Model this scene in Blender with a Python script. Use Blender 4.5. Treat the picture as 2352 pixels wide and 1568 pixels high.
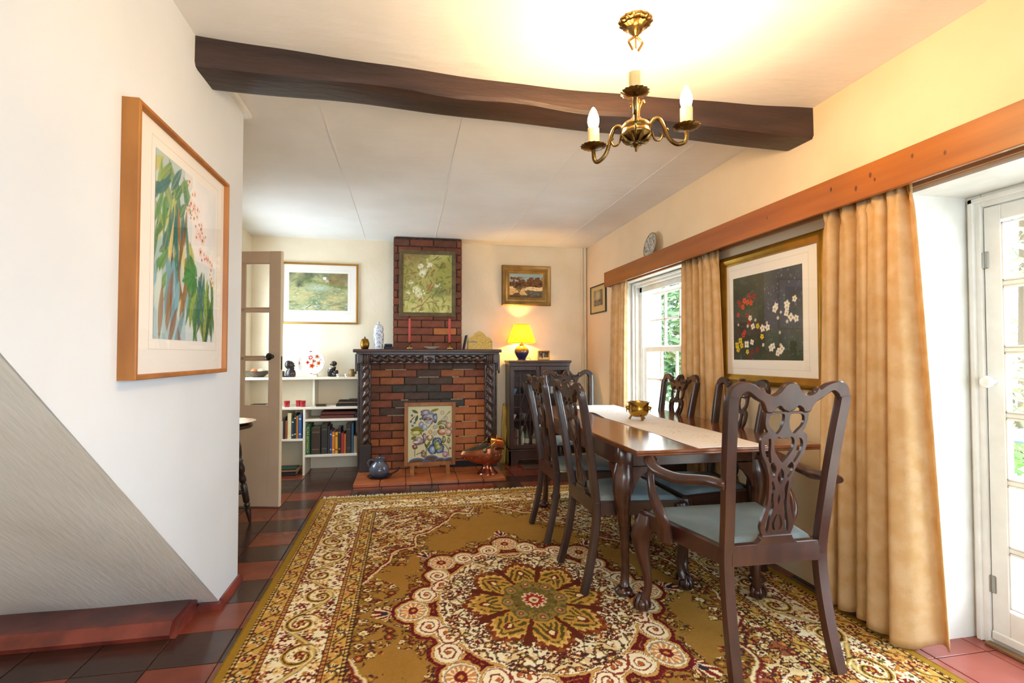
import bpy, bmesh, math, random
import numpy as np
from mathutils import Vector, Matrix

for o in list(bpy.data.objects): bpy.data.objects.remove(o)
SC = bpy.context.scene
COL = SC.collection
random.seed(7)
PI = math.pi

# ---------------------------------------------------------------- camera
YAW, PITCH, CAMH = math.radians(11.352), math.radians(1.468), 1.14
cam = bpy.data.cameras.new('camera'); camo = bpy.data.objects.new('camera', cam); COL.objects.link(camo)
cam.sensor_width = 36.0; cam.lens = 1210.0/2352.0*36.0; cam.clip_start = 0.02
camo.location = (0, 0, CAMH); camo.rotation_euler = (PI/2+PITCH, 0, -YAW)
SC.camera = camo

# ---------------------------------------------------------------- light
world = bpy.data.worlds.new('world'); SC.world = world; world.use_nodes = True
wn = world.node_tree; bg = wn.nodes['Background']
bg.inputs[0].default_value = (0.72, 0.87, 1.0, 1); bg.inputs[1].default_value = 13.0
def portal(name, loc, rot, sx, sy):
    l = bpy.data.lights.new(name, 'AREA'); l.shape = 'RECTANGLE'; l.size = sx; l.size_y = sy
    l.cycles.is_portal = True
    o = bpy.data.objects.new(name, l); COL.objects.link(o); o.location = loc; o.rotation_euler = rot
    return o
portal('sky_portal_door', (2.40, 1.01, 0.90), (0, PI/2, 0), 1.80, 1.5)
portal('sky_portal_window', (2.34, 4.07, 1.20), (0, PI/2, 0), 1.34, 1.3)
portal('sky_portal_alcove', (-1.70, 4.98, 1.35), (0, -PI/2, 0), 1.0, 0.80)
portal('sky_portal_rear', (0.55, -2.5, 1.25), (PI/2, 0, 0), 2.95, 1.5)
SC.view_settings.view_transform = 'Standard'; SC.view_settings.look = 'None'
SC.view_settings.gamma = 1.0; SC.view_settings.use_curve_mapping = False
SC.view_settings.exposure = 0.34

# ---------------------------------------------------------------- helpers
def lin(c):
    return tuple((x/12.92 if x <= .04045 else ((x+.055)/1.055)**2.4) for x in c)
def H(h):
    h = h.lstrip('#'); return tuple(int(h[i:i+2], 16)/255 for i in (0, 2, 4))
MATS = {}
def mat(name, col, rough=.6, metal=0., col2=None, nscale=6., stretch=(1,1,1), bump=0., bscale=40., spec=.5, coat=0., detail=4., contrast=None, bstretch=None):
    """principled; col/col2 are sRGB hex, mixed by a stretched noise; optional bump."""
    if name in MATS: return MATS[name]
    m = bpy.data.materials.new(name); m.use_nodes = True; nt = m.node_tree; N = nt.nodes; L = nt.links
    p = N['Principled BSDF']
    c1 = (*lin(H(col)), 1)
    p.inputs['Base Color'].default_value = c1
    p.inputs['Roughness'].default_value = rough; p.inputs['Metallic'].default_value = metal
    p.inputs['Specular IOR Level'].default_value = spec; p.inputs['Coat Weight'].default_value = coat
    p.inputs['Coat Roughness'].default_value = .12
    tc = N.new('ShaderNodeTexCoord')
    if col2:
        mp = N.new('ShaderNodeMapping'); mp.inputs['Scale'].default_value = stretch
        nz = N.new('ShaderNodeTexNoise'); nz.inputs['Scale'].default_value = nscale; nz.inputs['Detail'].default_value = detail
        cr = N.new('ShaderNodeValToRGB'); a, b = contrast or (.35, .65)
        cr.color_ramp.elements[0].position = a; cr.color_ramp.elements[1].position = b
        cr.color_ramp.elements[0].color = c1; cr.color_ramp.elements[1].color = (*lin(H(col2)), 1)
        L.new(tc.outputs['Object'], mp.inputs[0]); L.new(mp.outputs[0], nz.inputs['Vector'])
        L.new(nz.outputs['Fac'], cr.inputs[0]); L.new(cr.outputs[0], p.inputs['Base Color'])
    if bump:
        mp2 = N.new('ShaderNodeMapping'); mp2.inputs['Scale'].default_value = bstretch or (1, 1, 1)
        n2 = N.new('ShaderNodeTexNoise'); n2.inputs['Scale'].default_value = bscale; n2.inputs['Detail'].default_value = 5
        bp = N.new('ShaderNodeBump'); bp.inputs['Strength'].default_value = bump; bp.inputs['Distance'].default_value = .004
        L.new(tc.outputs['Object'], mp2.inputs[0]); L.new(mp2.outputs[0], n2.inputs['Vector'])
        L.new(n2.outputs['Fac'], bp.inputs['Height']); L.new(bp.outputs[0], p.inputs['Normal'])
    MATS[name] = m; return m
def vmat(name, rough=.8, bump=0., bscale=300., spec=.3):
    """colour comes from the 'Col' attribute of the mesh (flat print, weave, stitching)."""
    if name in MATS: return MATS[name]
    m = bpy.data.materials.new(name); m.use_nodes = True; nt = m.node_tree; N = nt.nodes; L = nt.links
    p = N['Principled BSDF']; p.inputs['Roughness'].default_value = rough; p.inputs['Specular IOR Level'].default_value = spec
    at = N.new('ShaderNodeAttribute'); at.attribute_name = 'Col'; L.new(at.outputs['Color'], p.inputs['Base Color'])
    if bump:
        tc = N.new('ShaderNodeTexCoord'); n2 = N.new('ShaderNodeTexNoise'); n2.inputs['Scale'].default_value = bscale
        bp = N.new('ShaderNodeBump'); bp.inputs['Strength'].default_value = bump; bp.inputs['Distance'].default_value = .003
        L.new(tc.outputs['Object'], n2.inputs['Vector']); L.new(n2.outputs['Fac'], bp.inputs['Height']); L.new(bp.outputs[0], p.inputs['Normal'])
    MATS[name] = m; return m
def glass(name, tint='ffffff', ior=1.45, rough=.0):
    if name in MATS: return MATS[name]
    m = bpy.data.materials.new(name); m.use_nodes = True; nt = m.node_tree; N = nt.nodes; L = nt.links
    N.remove(N['Principled BSDF']); out = N['Material Output']
    tr = N.new('ShaderNodeBsdfTransparent'); tr.inputs[0].default_value = (*lin(H(tint)), 1)
    gl = N.new('ShaderNodeBsdfGlossy'); gl.inputs['Roughness'].default_value = rough
    lw = N.new('ShaderNodeLayerWeight'); lw.inputs[0].default_value = .5
    pw = N.new('ShaderNodeMath'); pw.operation = 'POWER'; pw.inputs[1].default_value = 5.; L.new(lw.outputs['Facing'], pw.inputs[0])
    fr = N.new('ShaderNodeMath'); fr.operation = 'MULTIPLY_ADD'; fr.inputs[1].default_value = .95; fr.inputs[2].default_value = ((ior-1)/(ior+1))**2
    L.new(pw.outputs[0], fr.inputs[0])
    mx = N.new('ShaderNodeMixShader'); L.new(fr.outputs[0], mx.inputs[0]); L.new(tr.outputs[0], mx.inputs[1]); L.new(gl.outputs[0], mx.inputs[2])
    L.new(mx.outputs[0], out.inputs[0]); MATS[name] = m; return m
def emit(name, col, s):
    m = bpy.data.materials.new(name); m.use_nodes = True; N = m.node_tree.nodes
    p = N['Principled BSDF']; p.inputs['Base Color'].default_value = (1, 1, 1, 1)
    p.inputs['Emission Color'].default_value = (*col, 1); p.inputs['Emission Strength'].default_value = s
    MATS[name] = m; return m
def cloth(name, col, col2, trans=.25, nscale=30, contrast=(.42, .58), rough=.9, stretch=(1, 1, 1)):
    m = mat(name, col, rough, col2=col2, nscale=nscale, bump=.25, bscale=220, spec=.15, contrast=contrast, stretch=stretch)
    nt = m.node_tree; N = nt.nodes; L = nt.links; p = N['Principled BSDF']; out = N['Material Output']
    tl = N.new('ShaderNodeBsdfTranslucent')
    src = p.inputs['Base Color'].links
    if src: L.new(src[0].from_socket, tl.inputs[0])
    mx = N.new('ShaderNodeMixShader'); mx.inputs[0].default_value = trans
    L.new(p.outputs[0], mx.inputs[1]); L.new(tl.outputs[0], mx.inputs[2]); L.new(mx.outputs[0], out.inputs[0]); return m

class MB:
    def __init__(s): s.v = []; s.f = []
    def add(s, vs, fs):
        b = len(s.v); s.v.extend([tuple(p) for p in vs]); s.f.extend([tuple(i+b for i in f) for f in fs]); return s
    def box(s, x0, x1, y0, y1, z0, z1, b=0.):
        x0, x1 = min(x0, x1), max(x0, x1); y0, y1 = min(y0, y1), max(y0, y1); z0, z1 = min(z0, z1), max(z0, z1)
        b = min(b, .45*min(x1-x0, y1-y0, z1-z0))
        if b <= 0:
            vs = [(x, y, z) for x in (x0, x1) for y in (y0, y1) for z in (z0, z1)]
            return s.add(vs, [(0,1,3,2), (4,6,7,5), (0,4,5,1), (2,3,7,6), (0,2,6,4), (1,5,7,3)])
        # chamfered box: 3 verts per corner
        X = (x0, x1); Y = (y0, y1); Z = (z0, z1); vs = []; ix = {}
        for i in (0, 1):
            for j in (0, 1):
                for k in (0, 1):
                    sx, sy, sz = (b, -b)[i], (b, -b)[j], (b, -b)[k]
                    ix[i, j, k] = len(vs)
                    vs += [(X[i], Y[j]+sy, Z[k]+sz), (X[i]+sx, Y[j], Z[k]+sz), (X[i]+sx, Y[j]+sy, Z[k])]
        fs = []
        def q(a): fs.append(tuple(a))
        for i in (0, 1):
            q([ix[i,0,0], ix[i,1,0], ix[i,1,1], ix[i,0,1]] if i else [ix[i,0,0], ix[i,0,1], ix[i,1,1], ix[i,1,0]])
            q([ix[0,i,0]+1, ix[0,i,1]+1, ix[1,i,1]+1, ix[1,i,0]+1] if i else [ix[0,i,0]+1, ix[1,i,0]+1, ix[1,i,1]+1, ix[0,i,1]+1])
            q([ix[0,0,i]+2, ix[1,0,i]+2, ix[1,1,i]+2, ix[0,1,i]+2] if i else [ix[0,0,i]+2, ix[0,1,i]+2, ix[1,1,i]+2, ix[1,0,i]+2])
        for i in (0, 1):
            for j in (0, 1):
                q([ix[i,j,0], ix[i,j,1], ix[i,j,1]+1, ix[i,j,0]+1])
                q([ix[i,0,j], ix[i,1,j], ix[i,1,j]+2, ix[i,0,j]+2])
                q([ix[0,i,j]+1, ix[1,i,j]+1, ix[1,i,j]+2, ix[0,i,j]+2])
                for k in (0, 1): q([ix[i,j,k], ix[i,j,k]+1, ix[i,j,k]+2])
        return s.add(vs, fs)
    def lathe(s, prof, cx=0, cy=0, n=24, z0=0., fl=None, sx=1., sy=1.):
        """profile [(r,z)]; fl(theta,i) -> radius factor"""
        vs = []; fs = []
        m = len(prof)
        for i, (r, z) in enumerate(prof):
            for k in range(n):
                t = 2*PI*k/n; rr = r*(fl(t, i) if fl else 1)
                vs.append((cx+rr*math.cos(t)*sx, cy+rr*math.sin(t)*sy, z0+z))
        for i in range(m-1):
            for k in range(n):
                a, b = i*n+k, i*n+(k+1) % n
                fs.append((a, b, b+n, a+n))
        if prof[0][0] > 1e-5: fs.append(tuple(range(n-1, -1, -1)))
        if prof[-1][0] > 1e-5: fs.append(tuple(range((m-1)*n, m*n)))
        return s.add(vs, fs)
    def tube(s, path, rad, n=8, cap=True, closed=False, up=None, flat=1.):
        """round/elliptic sweep; rad scalar or list; flat = ratio of second radius"""
        P = [Vector(p) for p in path]; m = len(P)
        R = rad if isinstance(rad, (list, tuple)) else [rad]*m
        T = []
        for i in range(m):
            a = P[(i-1) % m] if (closed or i > 0) else P[i]; b = P[(i+1) % m] if (closed or i < m-1) else P[i]
            d = (b-a); T.append(d.normalized() if d.length > 1e-9 else Vector((0, 0, 1)))
        u = Vector(up) if up else (Vector((0, 0, 1)) if abs(T[0].z) < .9 else Vector((1, 0, 0)))
        vs = []; fs = []
        for i in range(m):
            u = (u - T[i]*u.dot(T[i]))
            u = u.normalized() if u.length > 1e-6 else T[i].orthogonal().normalized()
            w = T[i].cross(u)
            for k in range(n):
                t = 2*PI*(k+.5)/n
                vs.append(P[i] + u*(R[i]*math.cos(t)) + w*(R[i]*flat*math.sin(t)))
        for i in range(m if closed else m-1):
            for k in range(n):
                a, b = i*n+k, i*n+(k+1) % n; c = ((i+1) % m)*n
                fs.append((a, b, c+(k+1) % n, c+k))
        if cap and not closed:
            fs.append(tuple(range(n-1, -1, -1))); fs.append(tuple(range((m-1)*n, m*n)))
        return s.add(vs, fs)
    def sweep(s, path, sect, up=(0, 0, 1)):
        """sweep a polygon section [(u,w)] (u along 'up') along an open path"""
        P = [Vector(p) for p in path]; m = len(P); n = len(sect); vs = []; fs = []
        U = Vector(up)
        for i in range(m):
            t = (P[min(i+1, m-1)]-P[max(i-1, 0)]).normalized()
            u = (U - t*U.dot(t)).normalized(); w = t.cross(u)
            sc = sect(i/(m-1)) if callable(sect) else sect
            n = len(sc)
            for a, b in sc: vs.append(P[i]+u*a+w*b)
        for i in range(m-1):
            for k in range(n):
                a, b = i*n+k, i*n+(k+1) % n
                fs.append((a, b, b+n, a+n))
        fs.append(tuple(range(n-1, -1, -1))); fs.append(tuple(range((m-1)*n, m*n)))
        return s.add(vs, fs)
    def prism(s, poly, axis, t0, t1):
        """polygon in the other two axes extruded along axis"""
        n = len(poly)
        def P(a, b, t): return {'x': (t, a, b), 'y': (a, t, b), 'z': (a, b, t)}[axis]
        vs = [P(a, b, t0) for a, b in poly]+[P(a, b, t1) for a, b in poly]
        fs = [tuple(range(n)), tuple(range(2*n-1, n-1, -1))]+[(i, n+i, n+(i+1) % n, (i+1) % n) for i in range(n)]
        return s.add(vs, fs)
    def grid(s, fn, nu, nv, closeu=False):
        vs = [fn(i/(nu-1), j/(nv-1)) for i in range(nu) for j in range(nv)]
        fs = [(i*nv+j, i*nv+j+1, ((i+1) % nu)*nv+j+1, ((i+1) % nu)*nv+j) for i in range(nu if closeu else nu-1) for j in range(nv-1)]
        return s.add(vs, fs)
    def ball(s, c, r, n=12, m=8, sc=(1, 1, 1)):
        pr = [(r*math.sin(PI*i/m), -r*math.cos(PI*i/m)) for i in range(m+1)]
        b = MB().lathe([(max(a, 1e-6), z) for a, z in pr], n=n)
        return s.add([(c[0]+x*sc[0], c[1]+y*sc[1], c[2]+z*sc[2]) for x, y, z in b.v], b.f)
    def merge(s, o, M=None):
        return s.add([M @ Vector(p) for p in o.v] if M is not None else o.v, o.f)
    def mesh(s, name, smooth=35, fix=True):
        me = bpy.data.meshes.new(name); me.from_pydata([tuple(p) for p in s.v], [], s.f)
        if fix:
            bm = bmesh.new(); bm.from_mesh(me); bmesh.ops.recalc_face_normals(bm, faces=bm.faces); bm.to_mesh(me); bm.free()
        if smooth:
            me.polygons.foreach_set('use_smooth', [True]*len(me.polygons)); me.set_sharp_from_angle(angle=math.radians(smooth))
        me.update(); return me
    def build(s, name, m, parent=None, smooth=35, fix=True):
        me = s.mesh(name, smooth, fix)
        return obj(name, me, m, parent)
def obj(name, me, m, parent=None):
    if m is not None: me.materials.append(m)
    o = bpy.data.objects.new(name, me); COL.objects.link(o)
    if parent is not None: o.parent = parent
    return o
def thing(name, label, cat, loc=(0, 0, 0), rz=0., group=None):
    o = bpy.data.objects.new(name, None); COL.objects.link(o); o.empty_display_size = .1
    o.location = loc; o.rotation_euler = (0, 0, rz); return tag(o, label, cat, group)
def tag(o, label, cat, group=None):
    o['label'] = label; o['category'] = cat
    if group: o['group'] = group
    return o
def struct(o): o['kind'] = 'structure'; return o
def dup(root, loc, rz, label, group=None):
    r = root.copy(); COL.objects.link(r); r.location = loc; r.rotation_euler = (0, 0, rz); r['label'] = label
    if group: r['group'] = group
    for ch in list(root.children):
        c = ch.copy(); COL.objects.link(c); c.parent = r
        for g in ch.children:
            d = g.copy(); COL.objects.link(d); d.parent = c
    return r
def cr(pts, n=6, closed=False):
    """Catmull-Rom through points"""
    P = [np.array(p, float) for p in pts]; m = len(P); out = []
    rng = range(m) if closed else range(m-1)
    for i in rng:
        p0 = P[(i-1) % m] if (closed or i > 0) else P[i]; p1 = P[i]; p2 = P[(i+1) % m]
        p3 = P[(i+2) % m] if (closed or i+2 < m) else p2
        for k in range(n):
            t = k/n
            out.append(.5*((2*p1)+(-p0+p2)*t+(2*p0-5*p1+4*p2-p3)*t*t+(-p0+3*p1-3*p2+p3)*t**3))
    if not closed: out.append(P[-1])
    return [tuple(p) for p in out]
def shape2d(outlines, depth, bevel=0.):
    """2-D outlines (first outer, others holes) -> solid centred on z; returns verts, faces"""
    cu = bpy.data.curves.new('tmp', 'CURVE'); cu.dimensions = '2D'; cu.fill_mode = 'BOTH'
    cu.extrude = depth/2-bevel; cu.bevel_depth = bevel; cu.bevel_resolution = 0; cu.offset = -bevel*.5
    for pts in outlines:
        sp = cu.splines.new('POLY'); sp.points.add(len(pts)-1); sp.use_cyclic_u = True
        for i, (a, b) in enumerate(pts): sp.points[i].co = (a, b, 0, 1)
    o = bpy.data.objects.new('tmp', cu); COL.objects.link(o)
    me = bpy.data.meshes.new_from_object(o.evaluated_get(bpy.context.evaluated_depsgraph_get()))
    vs = [tuple(v.co) for v in me.vertices]; fs = [tuple(p.vertices) for p in me.polygons]
    bpy.data.objects.remove(o); bpy.data.curves.remove(cu); bpy.data.meshes.remove(me)
    return vs, fs

# ------------------------------------------------ numpy painting (flat prints, weave)
def _h(ix, iy, s):
    n = (ix*374761393+iy*668265263+s*1274126177) & 0x7fffffff
    n = ((n ^ (n >> 13))*1103515245+12345) & 0x7fffffff
    n = ((n ^ (n >> 11))*69069+1) & 0x7fffffff
    return (n & 0xffff)/65535.
def vnoise(x, y, s=0):
    ix = np.floor(x).astype(np.int64); iy = np.floor(y).astype(np.int64); fx = x-ix; fy = y-iy
    fx = fx*fx*(3-2*fx); fy = fy*fy*(3-2*fy)
    a = _h(ix, iy, s); b = _h(ix+1, iy, s); c = _h(ix, iy+1, s); d = _h(ix+1, iy+1, s)
    return a*(1-fx)*(1-fy)+b*fx*(1-fy)+c*(1-fx)*fy+d*fx*fy
def fbm(x, y, s=0, o=4):
    v = 0; a = .5; t = 0
    for k in range(o): v = v+a*vnoise(x*2**k, y*2**k, s+k*17); t += a; a *= .5
    return v/t
def cells(x, y, s=0, jit=.8):
    ix = np.floor(x).astype(np.int64); iy = np.floor(y).astype(np.int64)
    bd = np.full(x.shape, 9.); ba = np.zeros(x.shape); bh = np.zeros(x.shape)
    for dx in (-1, 0, 1):
        for dy in (-1, 0, 1):
            jx = ix+dx; jy = iy+dy
            px = jx+.5+jit*(_h(jx, jy, s)-.5); py = jy+.5+jit*(_h(jx, jy, s+5)-.5)
            d = np.hypot(x-px, y-py); m = d < bd
            bd = np.where(m, d, bd); ba = np.where(m, np.arctan2(y-py, x-px), ba); bh = np.where(m, _h(jx, jy, s+9), bh)
    return bd, ba, bh
class Cv:
    """canvas in metres: X right, Y up"""
    def __init__(s, w, h, nx, ny, base):
        s.w, s.h = w, h; s.X, s.Y = np.meshgrid(np.linspace(0, w, nx), np.linspace(0, h, ny)); s.C = np.zeros((ny, nx, 3)); s.C[:] = lin(H(base))
    def put(s, m, col):
        m = np.clip(m, 0, 1)[..., None]; s.C = s.C*(1-m)+np.array(lin(H(col)))*m
    def ell(s, x, y, rx, ry, col, a=0., soft=.25, op=1., wob=0., seed=0):
        c, q = math.cos(a), math.sin(a); dx = s.X-x; dy = s.Y-y
        u = (dx*c+dy*q)/rx; v = (-dx*q+dy*c)/ry; r = np.hypot(u, v)
        if wob: r = r*(1+wob*(fbm(s.X/rx*1.3+seed, s.Y/ry*1.3, seed)-.5)*2)
        s.put(op*(1-r)/soft+.0, col)
    def leaf(s, x, y, ln, wd, a, col, op=1., vein=None):
        c, q = math.cos(a), math.sin(a); dx = s.X-x; dy = s.Y-y
        u = (dx*c+dy*q)/ln; v = (-dx*q+dy*c)/wd
        w = np.where((u > 0) & (u < 1), np.sin(PI*np.clip(u, 0, 1))**.8, 0)
        s.put(op*np.clip((w-np.abs(v))*6, 0, 1)*(w > 0), col)
        if vein: s.put(op*np.clip(1-np.abs(v)*9, 0, 1)*(w > .15), vein)
    def line(s, pts, wd, col, op=1.):
        d = np.full(s.X.shape, 9.)
        for (ax, ay), (bx, by) in zip(pts[:-1], pts[1:]):
            L2 = (bx-ax)**2+(by-ay)**2+1e-12; t = np.clip(((s.X-ax)*(bx-ax)+(s.Y-ay)*(by-ay))/L2, 0, 1)
            d = np.minimum(d, np.hypot(s.X-ax-t*(bx-ax), s.Y-ay-t*(by-ay)))
        s.put(op*np.clip((wd-d)/(wd*.5)+.5, 0, 1), col)
    def flower(s, x, y, r, col, n=5, ctr=None, op=1., ph=0.):
        dx = s.X-x; dy = s.Y-y; d = np.hypot(dx, dy); t = np.arctan2(dy, dx)
        s.put(op*np.clip((r*(.84+.16*np.cos(n*t+ph))-d)/(r*.16)+.5, 0, 1), col)
        if ctr: s.put(op*np.clip((r*.32-d)/(r*.15)+.5, 0, 1), ctr)
def colmesh(name, P, C):
    """P (ny,nx,3) positions, C (ny,nx,3) linear colours -> mesh"""
    ny, nx = P.shape[:2]; me = bpy.data.meshes.new(name)
    me.vertices.add(nx*ny); me.vertices.foreach_set('co', P.reshape(-1).astype(np.float32))
    i = np.arange((ny-1)*(nx-1)); r = i//(nx-1); c = i % (nx-1); a = r*nx+c
    q = np.stack([a, a+1, a+nx+1, a+nx], 1).reshape(-1).astype(np.int32)
    n = len(i); me.loops.add(4*n); me.loops.foreach_set('vertex_index', q)
    me.polygons.add(n); me.polygons.foreach_set('loop_start', np.arange(0, 4*n, 4, dtype=np.int32))
    me.update(calc_edges=True); me.validate()
    at = me.color_attributes.new('Col', 'FLOAT_COLOR', 'POINT')
    at.data.foreach_set('color', np.concatenate([C.reshape(-1, 3), np.ones((nx*ny, 1))], 1).reshape(-1).astype(np.float32))
    return me
def canvas_obj(name, cv, m, parent, org, ux, uy):
    """lay a canvas at org with axis vectors"""
    o = np.array(org, float); P = o+cv.X[..., None]*np.array(ux, float)+cv.Y[..., None]*np.array(uy, float)
    return obj(name, colmesh(name, P, cv.C), m, parent)
# ================================================================ the room shell
XL, XR, YD = -0.828, 1.985, 5.627
M_pl = mat('plaster', 'f4dfbd', .88, col2='edd5b0', nscale=2.2, bump=.35, bscale=26, bstretch=(1, 1, .35), spec=.2)
M_wleft = mat('white_wall', 'e0e6ec', .9, col2='d9dfe6', nscale=1.6, bump=.12, bscale=8, bstretch=(1, 1, .25), spec=.15)
M_plfar = mat('plaster_far', 'f2e7d0', .9, col2='eaddc2', nscale=3, bump=.4, bscale=42, bstretch=(1, 1, .5), spec=.15)
M_ceil = mat('ceiling_paint', 'f7f5f1', .9, col2='f1eee8', nscale=2.5, bump=.8, bscale=18, bstretch=(.35, 1, 1), spec=.15)
M_soff = mat('soffit_paint', 'ebe8e2', .75, col2='e2ddd5', nscale=3, bump=1.0, bscale=20, bstretch=(3, .45, .45), spec=.4)
M_white = mat('white_gloss', 'f1f0ea', .35, col2='e7e5dd', nscale=9, spec=.5)
M_redp = mat('red_paint', '8c3d2f', .32, col2='692b23', nscale=9, contrast=(.4, .62), bump=.3, bscale=30, spec=.6)
M_grout = mat('grout', '4a3830', .9)
def ceil_z(x, y):
    t = min(max((5.63-y)/3.4, 0), 1.1); s = min(max((x+.83)/2.815, -.3), 1.05)
    return (2.328+.083*t)*(1-s)+(2.339+.035*t)*s-.05*max(math.sin(PI*min(max(s, 0), 1)), 0)*min(t, 1)
mb = MB()
nx, ny = 30, 40
def cf(u, v, dz=0):
    x = -1.75+u*4.2; y = -2.6+v*8.4; return (x, y, ceil_z(x, y)+dz)
mb.grid(lambda u, v: cf(u, v), nx, ny); mb.grid(lambda u, v: cf(u, v, .12), nx, ny)
for (p, q) in ((0, 0), (1, 1)): pass
struct(mb.build('ceiling', M_ceil, fix=False))
# thin board joints of the ceiling
ce = bpy.data.objects['ceiling']
for xj in (-.42, .28, .98, 1.62):
    j = MB(); pts = [(xj, y, ceil_z(xj, y)-.0005) for y in np.linspace(2.5, 5.5, 14)]
    j.sweep(pts, [(-.002, -.006), (.003, -.006), (.003, .006), (-.002, .006)])
    j.build('board_joint', M_ceil, ce)

# floor slab and its quarry tiles
fl = MB().box(-1.75, 2.36, -2.6, 5.8, -.12, -.005); floor = struct(fl.build('floor', M_grout, smooth=0))
TILE = {'r': mat('tile_red', '8a4029', .2, col2='73331f', nscale=5, bump=.22, bscale=18, spec=.55),
        'd': mat('tile_dark', '3a241d', .2, col2='472d24', nscale=5, bump=.22, bscale=18, spec=.55),
        's': mat('tile_salmon', '94473a', .3, col2='a4584a', nscale=4, bump=.25, bscale=18, spec=.5)}
TC = {(13, 0): 'r', (13, -1): 'd', (16, 1): 'r', (16, -1): 'r', (16, 0): 'd', (18, 2): 'r', (18, 3): 'r', (17, 4): 'd', (17, 3): 'd', (17, 2): 'd', (17, 5): 'r', (17, 6): 'r',
      (17, 7): 'd', (18, 7): 'd', (18, 8): 'd', (19, 7): 'r', (19, 8): 'r', (19, 9): 'r', (20, 8): 'r', (20, 9): 'r', (19, 0): 'd', (19, 1): 'd', (20, -1): 'r', (9, -1): 'd', (7, -1): 'd'}
ROW = {4: 'r', 5: 'd', 6: 'd', 7: 'r', 8: 'd', 9: 'r', 10: 'd', 11: 'r', 12: 'd', 13: 'd', 14: 'd', 15: 'r', 16: 'd', 17: 'r', 18: 'd', 19: 'd', 20: 'd', 21: 'r'}
tmesh = {}
for r in range(4, 22):
    for c in range(-3, 14):
        x0, y0 = -.92+.24*c, .16+.25*r; x1, y1 = x0+.24, y0+.25
        if x0 > -.62 and x1 < 1.86 and y1 < 4.30: continue
        if y0 > 2.8 and x1 < -1.51: continue
        if x0 > 1.96 and not (.3 < y0 < 1.75): continue
        if y0 < 1.4 and x0 < 1.8: continue
        if y1 > YD: y1 = YD
        if x1 > 1.99 and not (.3 < y0 < 1.75): x1 = 1.985
        if x0 > 1.96: y1 = min(y1, 1.760)
        x1 = min(x1, 2.30)
        k = 's' if (x0 > 1.7 and y0 < 1.76) else TC.get((r, c), ROW[r])
        key = (k, round(x1-x0, 3), round(y1-y0, 3))
        if key not in tmesh:
            g = .0022; me = MB().box(g, x1-x0-g, g, y1-y0-g, -.005, .0, .0015).mesh('tile', 0); me.materials.append(TILE[k]); tmesh[key] = me
        t = bpy.data.objects.new('tile', tmesh[key]); COL.objects.link(t); t.location = (x0, y0, random.uniform(-.0006, .0)); t.parent = floor

# left wall with the sloping edge above the under-stair space
SL = -.829
def soff_z(y): return .008+SL*(y-2.649)
yt = 2.649-(2.55-.008)/.829
mb = MB().prism([(2.904, 0), (2.904, 2.5), (2.88, 2.55), (yt, 2.555), (2.658, 0.006)], 'x', XL-.11, XL)
struct(mb.build('wall_left', M_wleft, smooth=0))
mb = MB()
def sf(u, v):
    x = XL-.86+u*.862; y = 2.66+(yt-2.66)*v
    return (x, y, soff_z(y)+.004*math.sin(9*u+20*v))
mb.grid(sf, 12, 60)
mb.grid(lambda u, v: (min(sf(u, v)[0], XL-.06), sf(u, v)[1]+.06, sf(u, v)[2]+.07), 12, 60)
struct(mb.build('wall_soffit', M_soff, smooth=60, fix=False))
struct(MB().box(-1.80, -1.655, -2.55, 2.80, 0, 2.5).build('wall_stair', M_pl, smooth=0))
struct(MB().box(-1.655, XL-.11, 2.72, 2.90, 0, 2.5).build('wall_partition', M_pl, smooth=0))
mb = MB(); mb.box(-1.65, -1.51, 2.90, 4.58, 0, 2.5); mb.box(-1.65, -1.51, 5.38, YD, 0, 2.5); mb.box(-1.65, -1.51, 4.58, 5.38, 1.85, 2.5); mb.box(-1.65, -1.51, 4.58, 5.38, 0, .85)
struct(mb.build('wall_alcove', M_plfar, smooth=0))
struct(MB().box(-1.65, 2.36, YD+.002, YD+.15, 0, 2.5).build('wall_far', M_plfar, smooth=0))
mb = MB()
T0, T1 = XR, 2.36
mb.box(T0, T1, -2.55, .26, 0, 2.5); mb.box(T0, T1, .26, 1.762, 1.795, 2.5); mb.box(T0, T1, 1.762, 3.42, 0, 2.5)
mb.box(T0, T1, 3.42, 4.82, 0, .56); mb.box(T0, T1, 3.42, 4.82, 1.845, 2.5); mb.box(T0, T1, 4.82, YD, 0, 2.5)
struct(mb.build('wall_right', M_pl, smooth=0))
# white painted linings of the door and window reveals
lin_ = MB(); lin_.box(T0-.001, 2.36, 1.756, 1.763, 0, 1.794); lin_.box(T0-.001, 2.36, .259, .266, 0, 1.794); lin_.box(T0-.001, 2.36, .266, 1.756, 1.788, 1.796)
struct(lin_.build('trim_5', M_white, smooth=0))
lin_ = MB(); lin_.box(T0-.001, 2.36, 4.813, 4.821, .56, 1.844); lin_.box(T0-.001, 2.36, 3.419, 3.427, .56, 1.844); lin_.box(T0-.001, 2.36, 3.427, 4.813, 1.838, 1.846)
struct(lin_.build('trim_6', M_white, smooth=0))
mb = MB()
mb.box(-1.66, 2.0, -2.55, -2.4, 0, .75); mb.box(-1.66, 2.0, -2.55, -2.4, 2.0, 2.5)
for a, b in ((-1.66, -.80), (.50, .72), (1.9, 2.0)): mb.box(a, b, -2.55, -2.4, .75, 2.0)
struct(mb.build('wall_rear', M_pl, smooth=0))
for i, (a, b) in enumerate(((-.80, .50), (.72, 1.9))):
    w = MB(); w.box(a, b, -2.5, -2.44, .75, .80); w.box(a, b, -2.5, -2.44, 1.95, 2.0)
    for k in range(5): xx = a+(b-a)*k/4; w.box(max(a, xx-.025), min(b, xx+.025), -2.5, -2.44, .75, 2.0)
    for z in (1.18, 1.52): w.box(a, b, -2.49, -2.45, z-.015, z+.015)
    struct(w.build('window_%d' % (i+2), M_white, smooth=0))

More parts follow.
